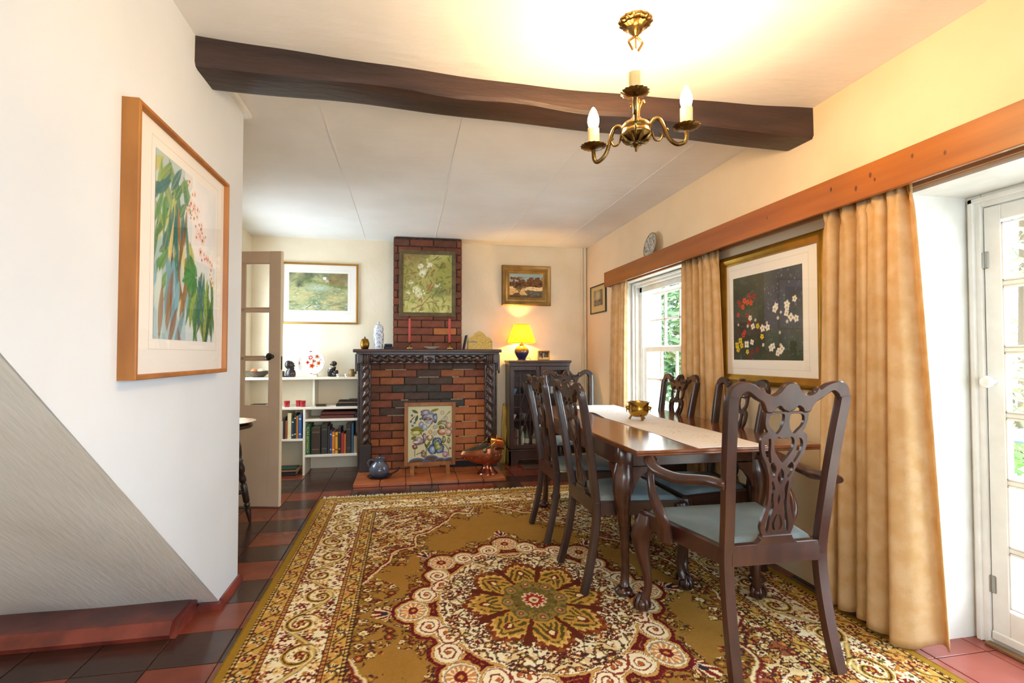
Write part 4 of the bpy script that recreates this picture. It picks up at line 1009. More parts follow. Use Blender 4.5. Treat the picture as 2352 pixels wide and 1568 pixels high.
for sy in (-1, 1):
    m = MB().ball((-.045, sy*.148, .236), .020, 12, 8, (1, .5, 1.1)); m.ball((-.045, sy*.158, .240), .010, 10, 6); m.build('handle_boss', mat('pewter', '9a9488', .35, 1.), sc_)
for q in range(9):
    p = scut(.52+.05*q, .80); MB().ball((p[0]*1.01, p[1]*1.01, p[2]-.03), .0055, 8, 5).build('rivet', M_brs3, sc_)
m = MB().tube(cr([(.138, 0, .31), (.165, 0, .30), (.168, 0, .26), (.140, 0, .245)], 4), .005, 8); m.build('rear_handle', M_brass, sc_)

# jug on its dish
M_jug = mat('blue_stoneware', '5a6370', .16, col2='474a58', nscale=5, spec=.6, coat=.3)
jt = thing('stoneware_plate', 'dark fluted stoneware plate under the blue jug on the hearth', 'plate', (-.232, 4.965, .030))
MB().lathe([(.001, .003), (.06, .003), (.085, .006), (.108, .013), (.110, .016), (.085, .011), (.06, .008), (.001, .008)], n=64, fl=lambda t, i: 1+(.025*math.sin(12*t) if i in (3, 4, 5) else 0)).build('dish', mat('dark_glaze', '33262a', .18, col2='4a3a42', nscale=6), jt)
jg = thing('stoneware_jug', 'rounded grey-blue glazed jug with loop handle on the hearth', 'jug', (-.235, 4.965, .038))
MB().lathe([(.001, 0), (.060, 0), (.074, .010), (.090, .045), (.090, .070), (.072, .110), (.050, .128), (.044, .136), (.043, .142), (.047, .160), (.051, .168), (.048, .168), (.041, .145), (.055, .115), (.075, .07), (.06, .02), (.001, .015)], n=44).build('body', M_jug, jg, smooth=70)
MB().tube(cr([(-.046, 0, .148), (-.085, -.01, .150), (-.100, -.015, .12), (-.085, -.01, .09)], 6), .0075, 8).build('handle', M_jug, jg)
sp = thing('stoneware_ladle', 'dark glazed ladle lying on the hearth beside the jug', 'ladle', (-.105, 5.05, .030))
MB().tube(cr([(-.10, 0, .010), (-.02, .01, .010), (.03, .02, .035), (.045, .02, .062)], 5), .008, 8).build('handle', mat('ladle_glaze', '22222a', .15), sp)

# brass stair rods leaning in the corner
for i in range(4):
    x = .985+.013*i; m = MB(); tx = x+.045+.001*i
    m.tube([(x, 5.52-.004*i, .0), (tx, 5.605, .60-.006*i)], .0052, 8); m.tube(cr([(tx, 5.605, .595-.006*i), (tx+.001, 5.600, .612-.006*i), (tx+.001, 5.585, .615-.006*i), (tx+.001, 5.578, .598-.006*i)], 4), .0045, 8)
    tag(m.build('brass_stair_rod', mat('rod_brass', 'd9b14c', .35, .7), None), ('slim brass rod with hooked top, closest to the mantelpiece', 'slim brass rod with hooked top, second from the mantelpiece', 'slim brass rod with hooked top, second from the cabinet', 'slim brass rod with hooked top, closest to the cabinet')[i], 'rod', 'brass rods in the corner')
# ================================================================ white shelving left of the fireplace
M_shw = mat('shelf_paint', 'efe6d4', .5, col2='e7dcc6', nscale=5)
bs_ = thing('built_in_bookshelf', 'cream painted built-in bookshelf beside the fireplace', 'bookshelf', (-1.0, 5.45, 0))
SY0, SY1 = 5.30, YD
def sb(x0, x1, y0, y1, z0, z1, nm): MB().box(x0+1.0, x1+1.0, y0-5.45, y1-5.45, z0, z1, .002).build(nm, M_shw, bs_, smooth=0)
sb(-1.51, -.458, SY0+.02, SY1, .905, .928, 'shelf'); sb(-1.51, -.458, SY0, SY1, .622, .645, 'shelf')
sb(-.935, -.45, SY0, SY1, .508, .530, 'shelf'); sb(-1.51, -.955, SY0, SY1, .326, .346, 'shelf'); sb(-.935, -.45, SY0, SY1, .170, .192, 'shelf')
sb(-.955, -.935, SY0, SY1, 0, .622, 'upright'); sb(-.888, -.868, 5.40, SY1, .645, .905, 'upright')
Z1, Z2, Z3, Z4, Z5 = .928, .645, .530, .346, .192
def book(x, w, h, d, z, c, label, y=None, band=None, grp='books on the white shelves', tilt=0.):
    y = SY0+.025 if y is None else y
    t = thing('book', label, 'book', (x, y, z), group=grp); t.rotation_euler = (0, tilt, 0)
    mm = mat('book_'+c, c, .6, bump=.1, bscale=80)
    m = MB(); m.box(0, w, 0, .004, 0, h, .0015); m.box(0, .003, 0, d, 0, h); m.box(w-.003, w, 0, d, 0, h); m.build('cover', mm, t, smooth=0)
    MB().box(.003, w-.003, .004, d-.004, .003, h-.003).build('pages', mat('paper', 'd9cdb0', .9), t, smooth=0)
    if band:
        for zz in (.16, .80): MB().box(w*.12, w*.88, -.0008, .001, h*zz, h*zz+.012).build('spine_band', mat('gilt_'+band, band, .4), t, smooth=0)
    return t
def zx(a): return (a/3.92+540)
def px_x(px): # pixel column -> world x on the shelf front plane
    return -1.17+(px-646)*(.705/176)
BK = [(638, 686, .285, '1f6b45', None, 'green cloth book with gilt spine lettering, end of the lower row by the upright'), (694, 778, .255, '3b2c20', '6b5436', 'thick brown leather volume with raised bands on the lower shelf'), (784, 842, .285, '2f2c27', '55504a', 'tall dark charcoal book next to the thick leather volume'),
      (845, 860, .265, '4a3a24', None, 'narrow brown book on the lower shelf, next to the slim blue one'), (862, 878, .225, '2b4f9c', 'c7c7c7', 'slim royal blue paperback on the lower shelf'), (880, 906, .210, 'd77a25', 'f0d9a0', 'orange paperback on the lower shelf beside the slim blue one'), (908, 934, .205, 'e0a326', '8a3a1c', 'yellow-orange paperback on the lower shelf'),
      (935, 960, .245, '2a2030', 'a0803c', 'dark plum book on the lower shelf beside the yellow paperback'), (962, 986, .195, 'a32d20', None, 'bright red book on the lower shelf'), (987, 1008, .185, 'c4662c', None, 'short rust-coloured book on the lower shelf'), (1010, 1052, .280, '332b27', '5a5049', 'wide near-black book on the lower shelf'), (1055, 1076, .290, '2f5a78', None, 'tall teal blue book on the lower shelf near the mantelpiece'),
      (1078, 1090, .165, 'c9a878', None, 'thin tan booklet on the lower shelf against the mantelpiece'), (1091, 1103, .160, 'd2b48a', None, 'thin pale booklet on the lower shelf against the mantelpiece'), (1104, 1117, .165, 'b79468', None, 'thin buff booklet at the very end of the lower shelf')]
for a, b, h, c, bd_, lb in BK:
    x0, x1 = px_x(zx(a)), px_x(zx(b)); bo_ = book(x0, max(x1-x0-.001, .008), h, .20, Z5, c, lb, band=bd_)
    if c == '1f6b45':
        fc = bpy.data.curves.new('spine_text', 'FONT'); fc.body = 'FLORA BRITANNICA'; fc.size = .030; fc.extrude = .0003; fc.align_x = 'CENTER'; fc.align_y = 'CENTER'
        fo_ = bpy.data.objects.new('tmp', fc); COL.objects.link(fo_); me = bpy.data.meshes.new_from_object(fo_.evaluated_get(bpy.context.evaluated_depsgraph_get())); bpy.data.objects.remove(fo_)
        me.transform(Matrix.Translation(((x1-x0)/2, -.0012, .142)) @ Matrix.Rotation(PI/2, 4, 'X') @ Matrix.Rotation(-PI/2, 4, 'Z') @ Matrix.Diagonal((.88, 1, 1, 1)))
        obj('spine_lettering', me, mat('gilt_letters', 'e0cf70', .4), bo_)
BK2 = [(416, 427, .15, '5c6a4a', 'olive green book in the short upper row'), (428, 447, .165, 'd8d2c2', 'off-white book in the short upper row'), (448, 466, .20, '3a2a24', 'dark brown book in the short upper row'), (467, 483, .17, 'b05a30', 'rust book in the short upper row'), (486, 520, .245, 'e6d7a8', 'cream book, widest of the short upper row'),
       (521, 543, .19, '2f3f52', 'slate blue book in the short upper row'), (544, 561, .235, '33352f', 'tall black book in the short upper row'), (562, 580, .215, 'c07a2c', 'amber book in the short upper row'), (582, 608, .225, '3a66ad', 'bright blue book in the short upper row, against the upright')]
for a, b, h, c, lb in BK2:
    x0, x1 = px_x(zx(a)), px_x(zx(b)); book(x0, max(x1-x0-.001, .008), h, .18, Z4, c, lb, band='d8cfb0' if c in ('3a66ad', '2f3f52', '33352f') else None)
def flat(nm, x0, x1, y0, y1, z, h, c, lb, cat='book', grp=None):
    t = thing(nm, lb, cat, ((x0+x1)/2, (y0+y1)/2, z), group=grp); w, d = (x1-x0)/2, (y1-y0)/2
    m = MB(); m.box(-w, w, -d, d, 0, .003); m.box(-w, w, -d, d, h-.003, h); m.box(-w, w, -d, -d+.004, 0, h); m.build('cover', mat('book_'+c, c, .6), t, smooth=0)
    MB().box(-w+.003, w-.003, -d+.003, d-.003, .003, h-.003).build('pages', mat('paper', 'd9cdb0', .9), t, smooth=0); return t
flat('album', -.805, -.495, 5.33, 5.56, Z3, .034, '5c241e', 'lower of two long dark red albums lying under the middle shelf', 'album')
flat('album', -.800, -.490, 5.34, 5.56, Z3+.034, .032, '66281f', 'upper of two long dark red albums lying under the middle shelf', 'album')
flat('navy_box', -.487, -.456, 5.33, 5.5, Z3, .06, '22283a', 'small navy box squeezed beside the dark red albums', 'box')
flat('picture_book', -.66, -.458, 5.32, 5.52, Z2, .024, '1c1714', 'black flat album at the bottom of the pile beside the mantelpiece', 'album')
flat('picture_book', -.645, -.458, 5.33, 5.52, Z2+.024, .022, '6b5338', 'tan flat book on a black album beside the mantelpiece', 'book')
flat('picture_book', -.55, -.458, 5.34, 5.50, Z2+.046, .014, '3a2a1e', 'dark flat book at the top of the pile beside the mantelpiece', 'book')
flat('notebook', -.64, -.555, 5.36, 5.46, Z2+.046, .010, '1b1a1c', 'small black notebook lying on the tan flat book', 'notebook')
flat('coaster_stack', -.845, -.755, 5.33, 5.40, Z2, .018, '3a2a20', 'small dark stack of coasters on the middle shelf', 'coasters')
flat('magazine', -1.30, -1.02, 5.33, 5.55, 0, .030, '24252e', 'black magazine at the bottom of the floor pile under the shelves', 'magazine')
flat('magazine', -1.28, -1.005, 5.35, 5.56, .030, .018, 'b5845a', 'tan magazine in the floor pile under the shelves', 'magazine')
flat('folder', -1.29, -1.03, 5.36, 5.54, .048, .008, '51766c', 'green folder on top of the floor pile under the shelves', 'folder')
flat('dark_tablet', -1.43, -1.30, 5.34, 5.45, Z2, .03, '3a3027', 'flat dark box seen through the glass of the open door', 'box')
# red tumblers
for (px_, lb, yy) in ((661, 'red glass tumbler standing alone on the middle shelf', 5.35), (685.5, 'red glass tumbler behind another red one on the middle shelf', 5.385), (697, 'red glass tumbler in front of another red one, by the short upright', 5.345)):
    x = px_x(px_); t = thing('red_tumbler', lb, 'tumbler', (x, yy, Z2), group='red tumblers on the middle shelf')
    MB().lathe([(.001, 0), (.021, 0), (.023, .003), (.027, .058), (.0255, .058), (.022, .006), (.001, .006)], n=28).build('cup', mat('red_glass', 'b02b32', .12, spec=.6, coat=.3), t)
    MB().lathe([(.0215, .006), (.0245, .045), (.001, .046)], n=20).build('wax', mat('pink_wax', 'c94a50', .5), t)
# plate on stand with poppies
pl = thing('display_plate', 'white plate painted with orange poppies propped on the top shelf', 'plate', (-.912, 5.475, Z1), 0)
R = .125
n_t, n_r = 96, 44
rr = np.linspace(0, 1, n_r); th = np.linspace(0, 2*PI, n_t); RR, TT = np.meshgrid(rr, th)
scal = 1+.02*np.cos(TT*12)*(RR > .9)
xx = RR*R*np.cos(TT)*scal; zz = RR*R*np.sin(TT)*scal; dep = -.018*np.clip((RR-.62)/.38, 0, 1)**1.2
Cp = np.zeros(xx.shape+(3,)); Cp[:] = lin(H('f1ede6'))
class _P(Cv):
    def __init__(s): s.X, s.Y, s.C = xx, zz, Cp
pc = _P()
q = R/240.
for (x, y, r_, c, n_) in ((-20, 100, 48, 'c0402e', 7), (95, 120, 42, 'c8502f', 5), (170, 60, 34, 'cf5a35', 5), (-70, 5, 36, 'c24a34', 4), (10, -60, 52, 'd2562a', 5), (130, -10, 50, 'da7a3a', 5), (40, 30, 40, 'c65a48', 3)):
    pc.flower(x*q, y*q, r_*q, c, n_, '5a2a20' if n_ != 7 else 'f1ede6')
for (x, y, a) in ((60, 70, 1.0), (-10, 40, 2.5), (70, -80, .2), (120, 60, 1.2), (60, 10, 2.0)): pc.leaf(x*q, y*q, 60*q, 10*q, a, '7f9a78')
for a in (1.65, -.1, 3.2, 4.75): pc.ell(.112*math.cos(a), .112*math.sin(a), .020, .006, 'b5372c', a+PI/2, .4)
P3 = np.stack([xx, dep, zz], -1)
tl = .22; P3 = np.stack([P3[..., 0], P3[..., 1]*math.cos(tl)+(P3[..., 2])*math.sin(tl), -P3[..., 1]*math.sin(tl)+P3[..., 2]*math.cos(tl)+.136], -1)
po = obj('dish', colmesh('dish', P3, pc.C), vmat('glaze', .12, spec=.6), pl); po.data.polygons.foreach_set('use_smooth', [True]*len(po.data.polygons))
sm = po.modifiers.new('thick', 'SOLIDIFY'); sm.thickness = .005; sm.offset = 0
m = MB(); m.box(-.06, .06, -.055, -.047, .0, .018, .003); m.box(-.05, -.043, -.05, .075, .0, .008); m.box(.043, .05, -.05, .075, .0, .008); m.box(-.05, .05, .055, .062, .0, .10); m.build('stand', mat('pale_stand', 'dfd4c0', .6), pl, smooth=0)
# carved heads
M_ebony = mat('ebony', '1d1614', .25, col2='30241f', nscale=20, spec=.6, bump=.2, bscale=60)
hd_ = thing('carved_bust', 'black carved wooden bust of a head on a block shoulder, top shelf', 'carving', (-1.105, 5.40, Z1))
m = MB(); m.box(-.045, .055, -.035, .035, 0, .012, .004); m.lathe([(.045, .010), (.048, .03), (.042, .06), (.026, .078), (.022, .09)], .015, 0, 16, 0, sy=.75); m.build('shoulders', M_ebony, hd_)
m = MB(); m.ball((.012, 0, .112), .036, 18, 12, (.95, .75, 1.2)); m.ball((-.006, 0, .118), .040, 18, 12, (.85, .85, 1.05)); m.ball((.044, 0, .108), .008, 10, 8, (1.3, .8, 1.2)); m.ball((.036, 0, .084), .013, 10, 8, (1.1, .9, .8)); m.ball((.040, 0, .094), .007, 8, 6, (1, 1.4, .6)); m.tube([(.030, -.012, .128), (.042, 0, .130), (.030, .012, .128)], .007, 8); m.lathe([(.020, .08), (.020, .10)], .008, 0, 14); m.build('head', M_ebony, hd_, smooth=70)
MB().box(-.075, -.040, -.022, .022, 0, .058, .006).build('side_block', M_ebony, hd_)
hd2 = thing('carved_figure', 'small black carved kneeling figure between the plate and the tiny cups', 'carving', (-.705, 5.40, Z1))
m = MB(); m.tube(cr([(-.035, 0, .004), (-.028, 0, .03), (-.018, 0, .055), (.010, 0, .075), (.020, 0, .100)], 4), [.012, .013, .014, .016, .02, .022, .024, .026, .028, .027, .025, .023, .020, .018, .015, .014, .013], 12); m.tube(cr([(.025, .0, .06), (.030, 0, .03), (.010, 0, .012), (-.020, 0, .010)], 4), [.024, .025, .026, .026, .024, .022, .02, .018, .016, .015, .014, .013, .012], 12)
m.tube(cr([(.018, -.018, .085), (-.012, -.022, .07), (-.030, -.010, .085)], 4), .008, 8); m.build('body', M_ebony, hd2, smooth=70)
m = MB(); m.ball((.012, 0, .128), .026, 16, 10, (1.1, .8, 1)); m.ball((-.018, 0, .118), .008, 8, 6); m.build('head', M_ebony, hd2, smooth=70)
MB().ball((-.018, -.020, .078), .013, 12, 8, (1, .5, 1.2)).build('shield', mat('silver_inlay', 'c9ccd0', .3, .8), hd2)
for (x, lb) in ((-.648, 'tiny patterned white cup beside the carved figure'), (-.572, 'tiny patterned white cup beside the stoneware pot')):
    t = thing('tiny_cup', lb, 'cup', (x, 5.375, Z1), group='tiny cups on the top shelf'); MB().lathe([(.001, 0), (.012, 0), (.014, .004), (.021, .028), (.0195, .028), (.012, .006), (.001, .005)], n=24).build('bowl', mat('porcelain', 'e8e2d6', .2), t)
    MB().ball((0, -.0165, .016), .005, 8, 6, (1, .4, 1)).build('motif', mat('motif_brown', '4a342a', .5), t)
t = thing('stoneware_pot', 'small tan stoneware pot with a collar neck at the end of the top shelf', 'pot', (-.522, 5.38, Z1))
MB().lathe([(.001, 0), (.025, 0), (.029, .006), (.030, .045), (.026, .056), (.022, .060), (.022, .066), (.026, .070), (.026, .074), (.020, .074), (.019, .06), (.001, .055)], n=28).build('body', mat('tan_stoneware', 'a07a45', .4, col2='8a6434', nscale=30), t)
t = thing('wooden_bowl', 'dark wooden bowl of fruit on the top shelf behind the door glass', 'bowl', (-1.385, 5.42, Z1))
MB().lathe([(.001, 0), (.04, 0), (.06, .012), (.085, .030), (.115, .060), (.110, .060), (.08, .034), (.04, .012), (.001, .010)], n=36).build('bowl', mat('bowl_wood', '5a4632', .5, col2='46362a', nscale=12), t)
for (x, y, c, lb) in ((-.035, -.02, 'c9673a', 'orange fruit in the wooden bowl'), (.03, -.02, 'd9c29a', 'pale fruit in the wooden bowl'), (0, .035, 'c98a4a', 'amber fruit in the wooden bowl')):
    o = tag(MB().ball((0, 0, .026), .027, 16, 10, (1.1, 1, .9)).build('fruit', mat('fruit_'+c, c, .45), None, smooth=80), lb, 'fruit', 'fruit in the wooden bowl'); o.location = (-1.385+x, 5.42+y, Z1+.033)

# ================================================================ open interior door
M_beige = mat('door_beige', 'c2ae99', .5, col2='bba691', nscale=4)
M_dedge_lit = mat('door_edge_lit', 'e8d9bc', .5)  # paler than the door face: light falling on the edge, put into its colour
d2 = thing('door_leaf', 'x', 'door'); del d2['label']; del d2['category']; d2.name = 'door_2'; struct(d2)
hx_, hy_ = -1.495, 4.36; ex, ey = -.930, 4.225
d2.location = (ex, ey, .0); d2.rotation_euler = (0, 0, math.atan2(hy_-ey, hx_-ex)-PI)
DW = math.hypot(hx_-ex, hy_-ey)
m = MB(); t0, t1 = 0, .036
m.box(-.085, 0, t0, t1, .008, 1.925, .002); m.box(-DW, -DW+.085, t0, t1, .008, 1.925, .002); m.box(-DW+.085, -.085, t0+.0005, t1-.0005, 1.835, 1.9245, .002); m.box(-DW+.085, -.085, t0+.0005, t1-.0005, .0085, .755, .002)
zs = [.755, 1.115, 1.480, 1.835]
for z in zs[1:3]: m.box(-DW+.08, -.08, t0+.006, t1-.006, z-.012, z+.012, .003)
m.box(-DW/2-.0125, -DW/2+.0125, t0+.006, t1-.006, .75, 1.84, .003)
m.build('door_frame', M_beige, d2, smooth=0)
m = MB().box(-.0005, .004, t0+.001, t1-.001, .008, 1.925, .0005); m.build('door_edge_lit', M_dedge_lit, d2, smooth=0)
for k_ in range(3):
    for (a, b) in ((-DW+.083, -DW/2-.01), (-DW/2+.01, -.083)):
        y = .018; MB().add([(a, y, zs[k_]), (b, y, zs[k_]), (b, y, zs[k_+1]), (a, y, zs[k_+1])], [(0, 1, 2, 3)]).build('pane', M_glass, d2, smooth=0)
        z0, z1 = zs[k_]+(.012 if k_ else 0), zs[k_+1]-(.012 if k_ < 2 else 0); bb = MB()
        bb.box(a, a+.008, .004, .018, z0, z1, .002); bb.box(b-.008, b, .004, .018, z0, z1, .002); bb.box(a, b, .004, .018, z0, z0+.008, .002); bb.box(a, b, .004, .018, z1-.008, z1, .002); bb.build('glazing_bead', M_beige, d2, smooth=0)
kb = MB().lathe([(.016, 0), (.012, .006), (.009, .020), (.016, .030), (.026, .042), (.027, .054), (.018, .064), (.001, .067)], n=24)
MB().merge(kb, Matrix.Translation((-.060, 0, 1.128)) @ Matrix.Rotation(PI/2, 4, 'X')).build('door_knob', mat('black_knob', '14110f', .2), d2)
f = cr([(-.078, .955), (-.078, .70+.0), (-.070, .655), (-.045, .640), (-.022, .655), (-.014, .70), (-.014, .955), (-.022, 1.0), (-.045, 1.015), (-.07, 1.0)], 3, True)
MB().prism(f, 'y', -.003, .001).build('finger_plate', M_beige, d2, smooth=0)
MB().box(.0035, .0055, .008, .028, 1.03, 1.13, .0005).build('latch_plate', mat('latch_brass', '6b5335', .4, .8), d2, smooth=0)

# ================================================================ little round table with turned legs
M_tw = mat('turned_dark', '211714', .3, col2='33241f', nscale=12, spec=.55, coat=.2)
st = thing('side_table', 'little round dark table on splayed turned legs, half hidden by the white wall', 'side table', (-1.205, 3.78, 0))
MB().lathe([(.001, .655), (.185, .655), (.200, .662), (.204, .672), (.200, .680), (.001, .680)], n=48).build('table_top', M_tw, st)
def turned(p0, p1, prof, n=14):
    a, b = Vector(p0), Vector(p1); m = MB(); L = len(prof)
    m.tube([a+(b-a)*t for t, r in prof], [r for t, r in prof], n); return m
TP = [(0, .006), (.02, .010), (.06, .013), (.14, .020), (.17, .014), (.185, .020), (.20, .020), (.215, .014), (.23, .021), (.40, .021), (.42, .013), (.44, .022), (.47, .024), (.52, .016), (.54, .024), (.58, .026), (.63, .018), (.65, .024), (.67, .016), (.72, .024), (.80, .028), (.88, .020), (.92, .024), (1, .020)]
for q in range(3):
    an = .585+q*2*PI/3; c, s = math.cos(an), math.sin(an)
    turned((.205*c, .205*s, 0), (.09*c, .09*s, .657), TP).build('leg', M_tw, st, smooth=60)
    turned((.168*c, .168*s, .215), (0, 0, .225), [(0, .010), (.3, .016), (.5, .012), (.7, .016), (1, .010)], 10).build('stretcher', M_tw, st, smooth=60)
ty = thing('brass_tray', 'round brass tray with raised rim on the little round table', 'tray', (-1.205, 3.78, .680))
MB().lathe([(.001, .002), (.165, .002), (.200, .012), (.222, .020), (.223, .023), (.198, .017), (.165, .006), (.001, .006)], n=56).build('dish', M_brass2, ty)
# ================================================================ pictures
def ring(mb, w, h, prof):
    """mitred frame: prof [(inset, out)] closed loop"""
    n = len(prof); vs = []
    for sx, sz in ((-1, -1), (1, -1), (1, 1), (-1, 1)):
        for d, o in prof: vs.append((sx*(w/2-d), -o, sz*(h/2-d)))
    fs = [(c*n+k, c*n+(k+1) % n, ((c+1) % 4)*n+(k+1) % n, ((c+1) % 4)*n+k) for c in range(4) for k in range(n)]
    return mb.add(vs, fs)
def picture(name, label, cen, face, w, h, prof, fmat, art, aw, ah, ac=(0, 0), matb=None, depth=.008, line=None, glassy=True, cat='picture', fsmooth=40):
    t = thing(name, label, cat, cen, {'y-': 0, 'x+': PI/2, 'x-': -PI/2}[face])
    ring(MB(), w, h, prof).build('frame', fmat, t, smooth=fsmooth)
    MB().box(-w/2+.006, w/2-.006, -depth, -.001, -h/2+.006, h/2-.006).build('mount' if matb else 'backing', matb or fmat, t, smooth=0)
    canvas_obj('print', art, vmat('print_ink', .7), t, (ac[0]-aw/2, -depth-.0012, ac[1]-ah/2), (aw/art.w, 0, 0), (0, 0, ah/art.h))
    if line:
        m = MB(); lw, lh = line; ring(m, lw, lh, [(0, depth+.0004), (.002, depth+.0004), (.002, depth-.001), (0, depth-.001)]); m2 = m.build('plate_mark', mat('plate_mark', 'd8d0c4', .8), t, smooth=0); m2.location = (ac[0], 0, ac[1])
    if glassy:
        d = max(max(o for _, o in prof)*.55, depth+.004); MB().add([(-w/2+.01, -d, -h/2+.01), (w/2-.01, -d, -h/2+.01), (w/2-.01, -d, h/2-.01), (-w/2+.01, -d, h/2-.01)], [(0, 1, 2, 3)]).build('glass', M_glass, t, smooth=0)
    return t
M_mount = mat('mount_board', 'f0ece6', .85)
M_gold = mat('gold_frame', 'b08730', .34, .75, col2='8f6a22', nscale=9, contrast=(.3, .7))
M_goldl = mat('gold_thin', 'a97b2c', .38, .6)
M_fr1 = mat('frame_oak', 'b0702c', .45, col2='955a22', nscale=10, stretch=(1, 1, .25))
rnd = random.Random(21)
# --- tall botanical print on the left wall
a = Cv(.545, .62, 150, 170, 'dfe6e8'); U, V = a.X/.545, a.Y/.62
a.put(fbm(U*3, V*3, 1)*.5, 'c3d3da')
a.put((V < .55)*np.clip((.75-U)*1.6, 0, 1)*.75, '9dbcc4'); a.put((U < .42)*fbm(U*2, V*4, 4)*.9, '8fb0b0')
a.put((U > .55)*(V > .5)*np.clip(fbm(U*4, V*4, 9)*1.6-.2, 0, 1), 'f3f0f2')
for q in range(80):      # broad leaves down the left and centre
    x = .545*min(max(rnd.gauss(.24, .17), .0), .55); y = .62*rnd.uniform(.35, 1.0); an = rnd.uniform(3.6, 5.4)
    a.leaf(x, y, rnd.uniform(.08, .17), rnd.uniform(.012, .028), an, rnd.choice(('3f7a48', '5a8f4a', '2f6a5c', '8fae5a', '2c6a70', '7d9a4e', 'b9b866')), .9, rnd.choice(('2c5040', 'a8b870')))
for q in range(22): a.leaf(.545*rnd.uniform(.2, .5), .62*rnd.uniform(.4, .8), rnd.uniform(.12, .25), .014, rnd.uniform(4.4, 5.0), rnd.choice(('1f6f74', '2a7a6a', 'd8c888', '9a6b3e', '6d4a32')), .85)
for q in range(34): a.leaf(.545*rnd.uniform(.0, .55), .62*rnd.uniform(.08, .5), rnd.uniform(.10, .24), .020, rnd.uniform(4.2, 5.0), rnd.choice(('7fb0c4', 'a5c4cc', '5f94a5', 'c9d8d2', '8a5f38')), .8)
for q in range(46): a.leaf(.545*rnd.uniform(.55, .98), .62*rnd.uniform(.18, .46), rnd.uniform(.08, .2), .016, rnd.uniform(4.1, 5.3), rnd.choice(('3f7a3a', '6f9a3f', '2f5f2f', '8fa548', '4f8a5a', '2f6a70')), .9, '2f4a28')
for q in range(9): a.leaf(.545*(.56+.1*rnd.random()), .62*.40, rnd.uniform(.07, .12), .024, 2.2+q*.25, rnd.choice(('3f8a4a', '2f7a3f')), .9, '1f4a2a')
for q in range(46):
    t_ = rnd.random(); x = .545*(.50+.42*t_+rnd.gauss(0, .04)); y = .62*(.93-.50*t_+rnd.gauss(0, .06))
    a.flower(x, y, rnd.uniform(.012, .022), rnd.choice(('f3e4e6', 'f0dcd0', 'efc9c0', 'f6efe8')), 5, rnd.choice(('8a2a4a', 'b5604a', '6a2038', 'd09a50')), .95, rnd.random()*6)
picture('botanical_print', 'tall oak-framed watercolour of leaves and pale foxgloves on the white wall', (XL, 2.141, 1.485), 'x+', .812, .840, [(0, 0), (0, .046), (.003, .049), (.013, .049), (.016, .045), (.016, 0)], M_fr1, a, .545, .620, (.014, .018), M_mount, .030, (.60, .69))
# --- big dark flower print on the right wall
a = Cv(.577, .495, 170, 146, '3c3d34'); U, V = a.X/.577, a.Y/.495
a.put(fbm(U*4, V*4, 3)*1.1-.2, '63604c'); a.put((U > .5)*(V > .35)*fbm(U*5, V*5, 6), '45455c'); a.put((U < .5)*(V < .45)*fbm(U*6, V*6, 8)*.9, '3b1f1c'); a.put((V < .3)*fbm(U*6, V*6, 12), '2c3a26')
for q in range(150): a.ell(.577*rnd.random(), .495*rnd.random(), .003, .003, rnd.choice(('8a8aa5', '9a9a8a', '6f7a5a', '7a78a0')), soft=.5, op=.8)
for q in range(34): a.leaf(.577*rnd.random(), .495*rnd.uniform(.05, .7), rnd.uniform(.02, .05), .006, rnd.random()*6.2, rnd.choice(('3f5a30', '4f6a3a', '33482c')), .8)
def fl_(lst, col, ctr, r):
    for (x, y) in lst: a.flower((x-325)/615*.577, (1215-y)/840*.495+((x-325)/615)*0, rnd.uniform(.85, 1.15)*r, col, rnd.choice((4, 5)), ctr, .97, rnd.random()*6)
fl_([(380, 625), (485, 570), (535, 590), (500, 600), (395, 650), (465, 770), (485, 840)], 'a5302a', '6a1a1a', .017)
fl_([(440, 620), (425, 680), (470, 640), (505, 650)], 'd9531f', 'a5301a', .019); fl_([(375, 755), (440, 935), (425, 965)], 'c8382a', '7a1a1a', .016)
fl_([(395, 1020), (360, 1065), (408, 1070), (370, 1110), (465, 1135), (605, 990), (565, 885)], 'e0c328', '9a7a1a', .018)
fl_([(495, 800), (520, 885), (610, 910), (655, 905), (458, 1060), (510, 1040), (730, 715), (820, 710), (880, 670), (815, 790), (890, 845), (685, 1100), (755, 1130), (740, 1150), (700, 1085), (775, 1110), (820, 740), (720, 740), (850, 830)], 'ece6da', 'b5a070', .021)
fl_([(545, 825), (615, 1070), (770, 775), (820, 865), (760, 960), (375, 857), (470, 877), (650, 860), (765, 1075), (745, 825)], 'd8d4c4', 'a59a7a', .010)
fl_([(560, 1115), (515, 1135), (492, 1185)], '8a2028', '4a1018', .014)
for q in range(26): a.ell(.577*rnd.uniform(.5, 1), .495*rnd.uniform(.55, 1), .006, .008, rnd.choice(('6f6a9a', '8580a8', '5a5888')), soft=.6, op=.8)
picture('flower_print', 'large gold-framed dark print of red, yellow and white flowers under the pelmet', (XR, 2.597, 1.357), 'x-', .866, .785, [(0, 0), (.0, .018), (.012, .032), (.028, .036), (.044, .028), (.052, .020), (.058, .018), (.060, .008), (.060, 0)], M_gold, a, .577, .495, (-.02, .002), M_mount, .010, (.66, .60))
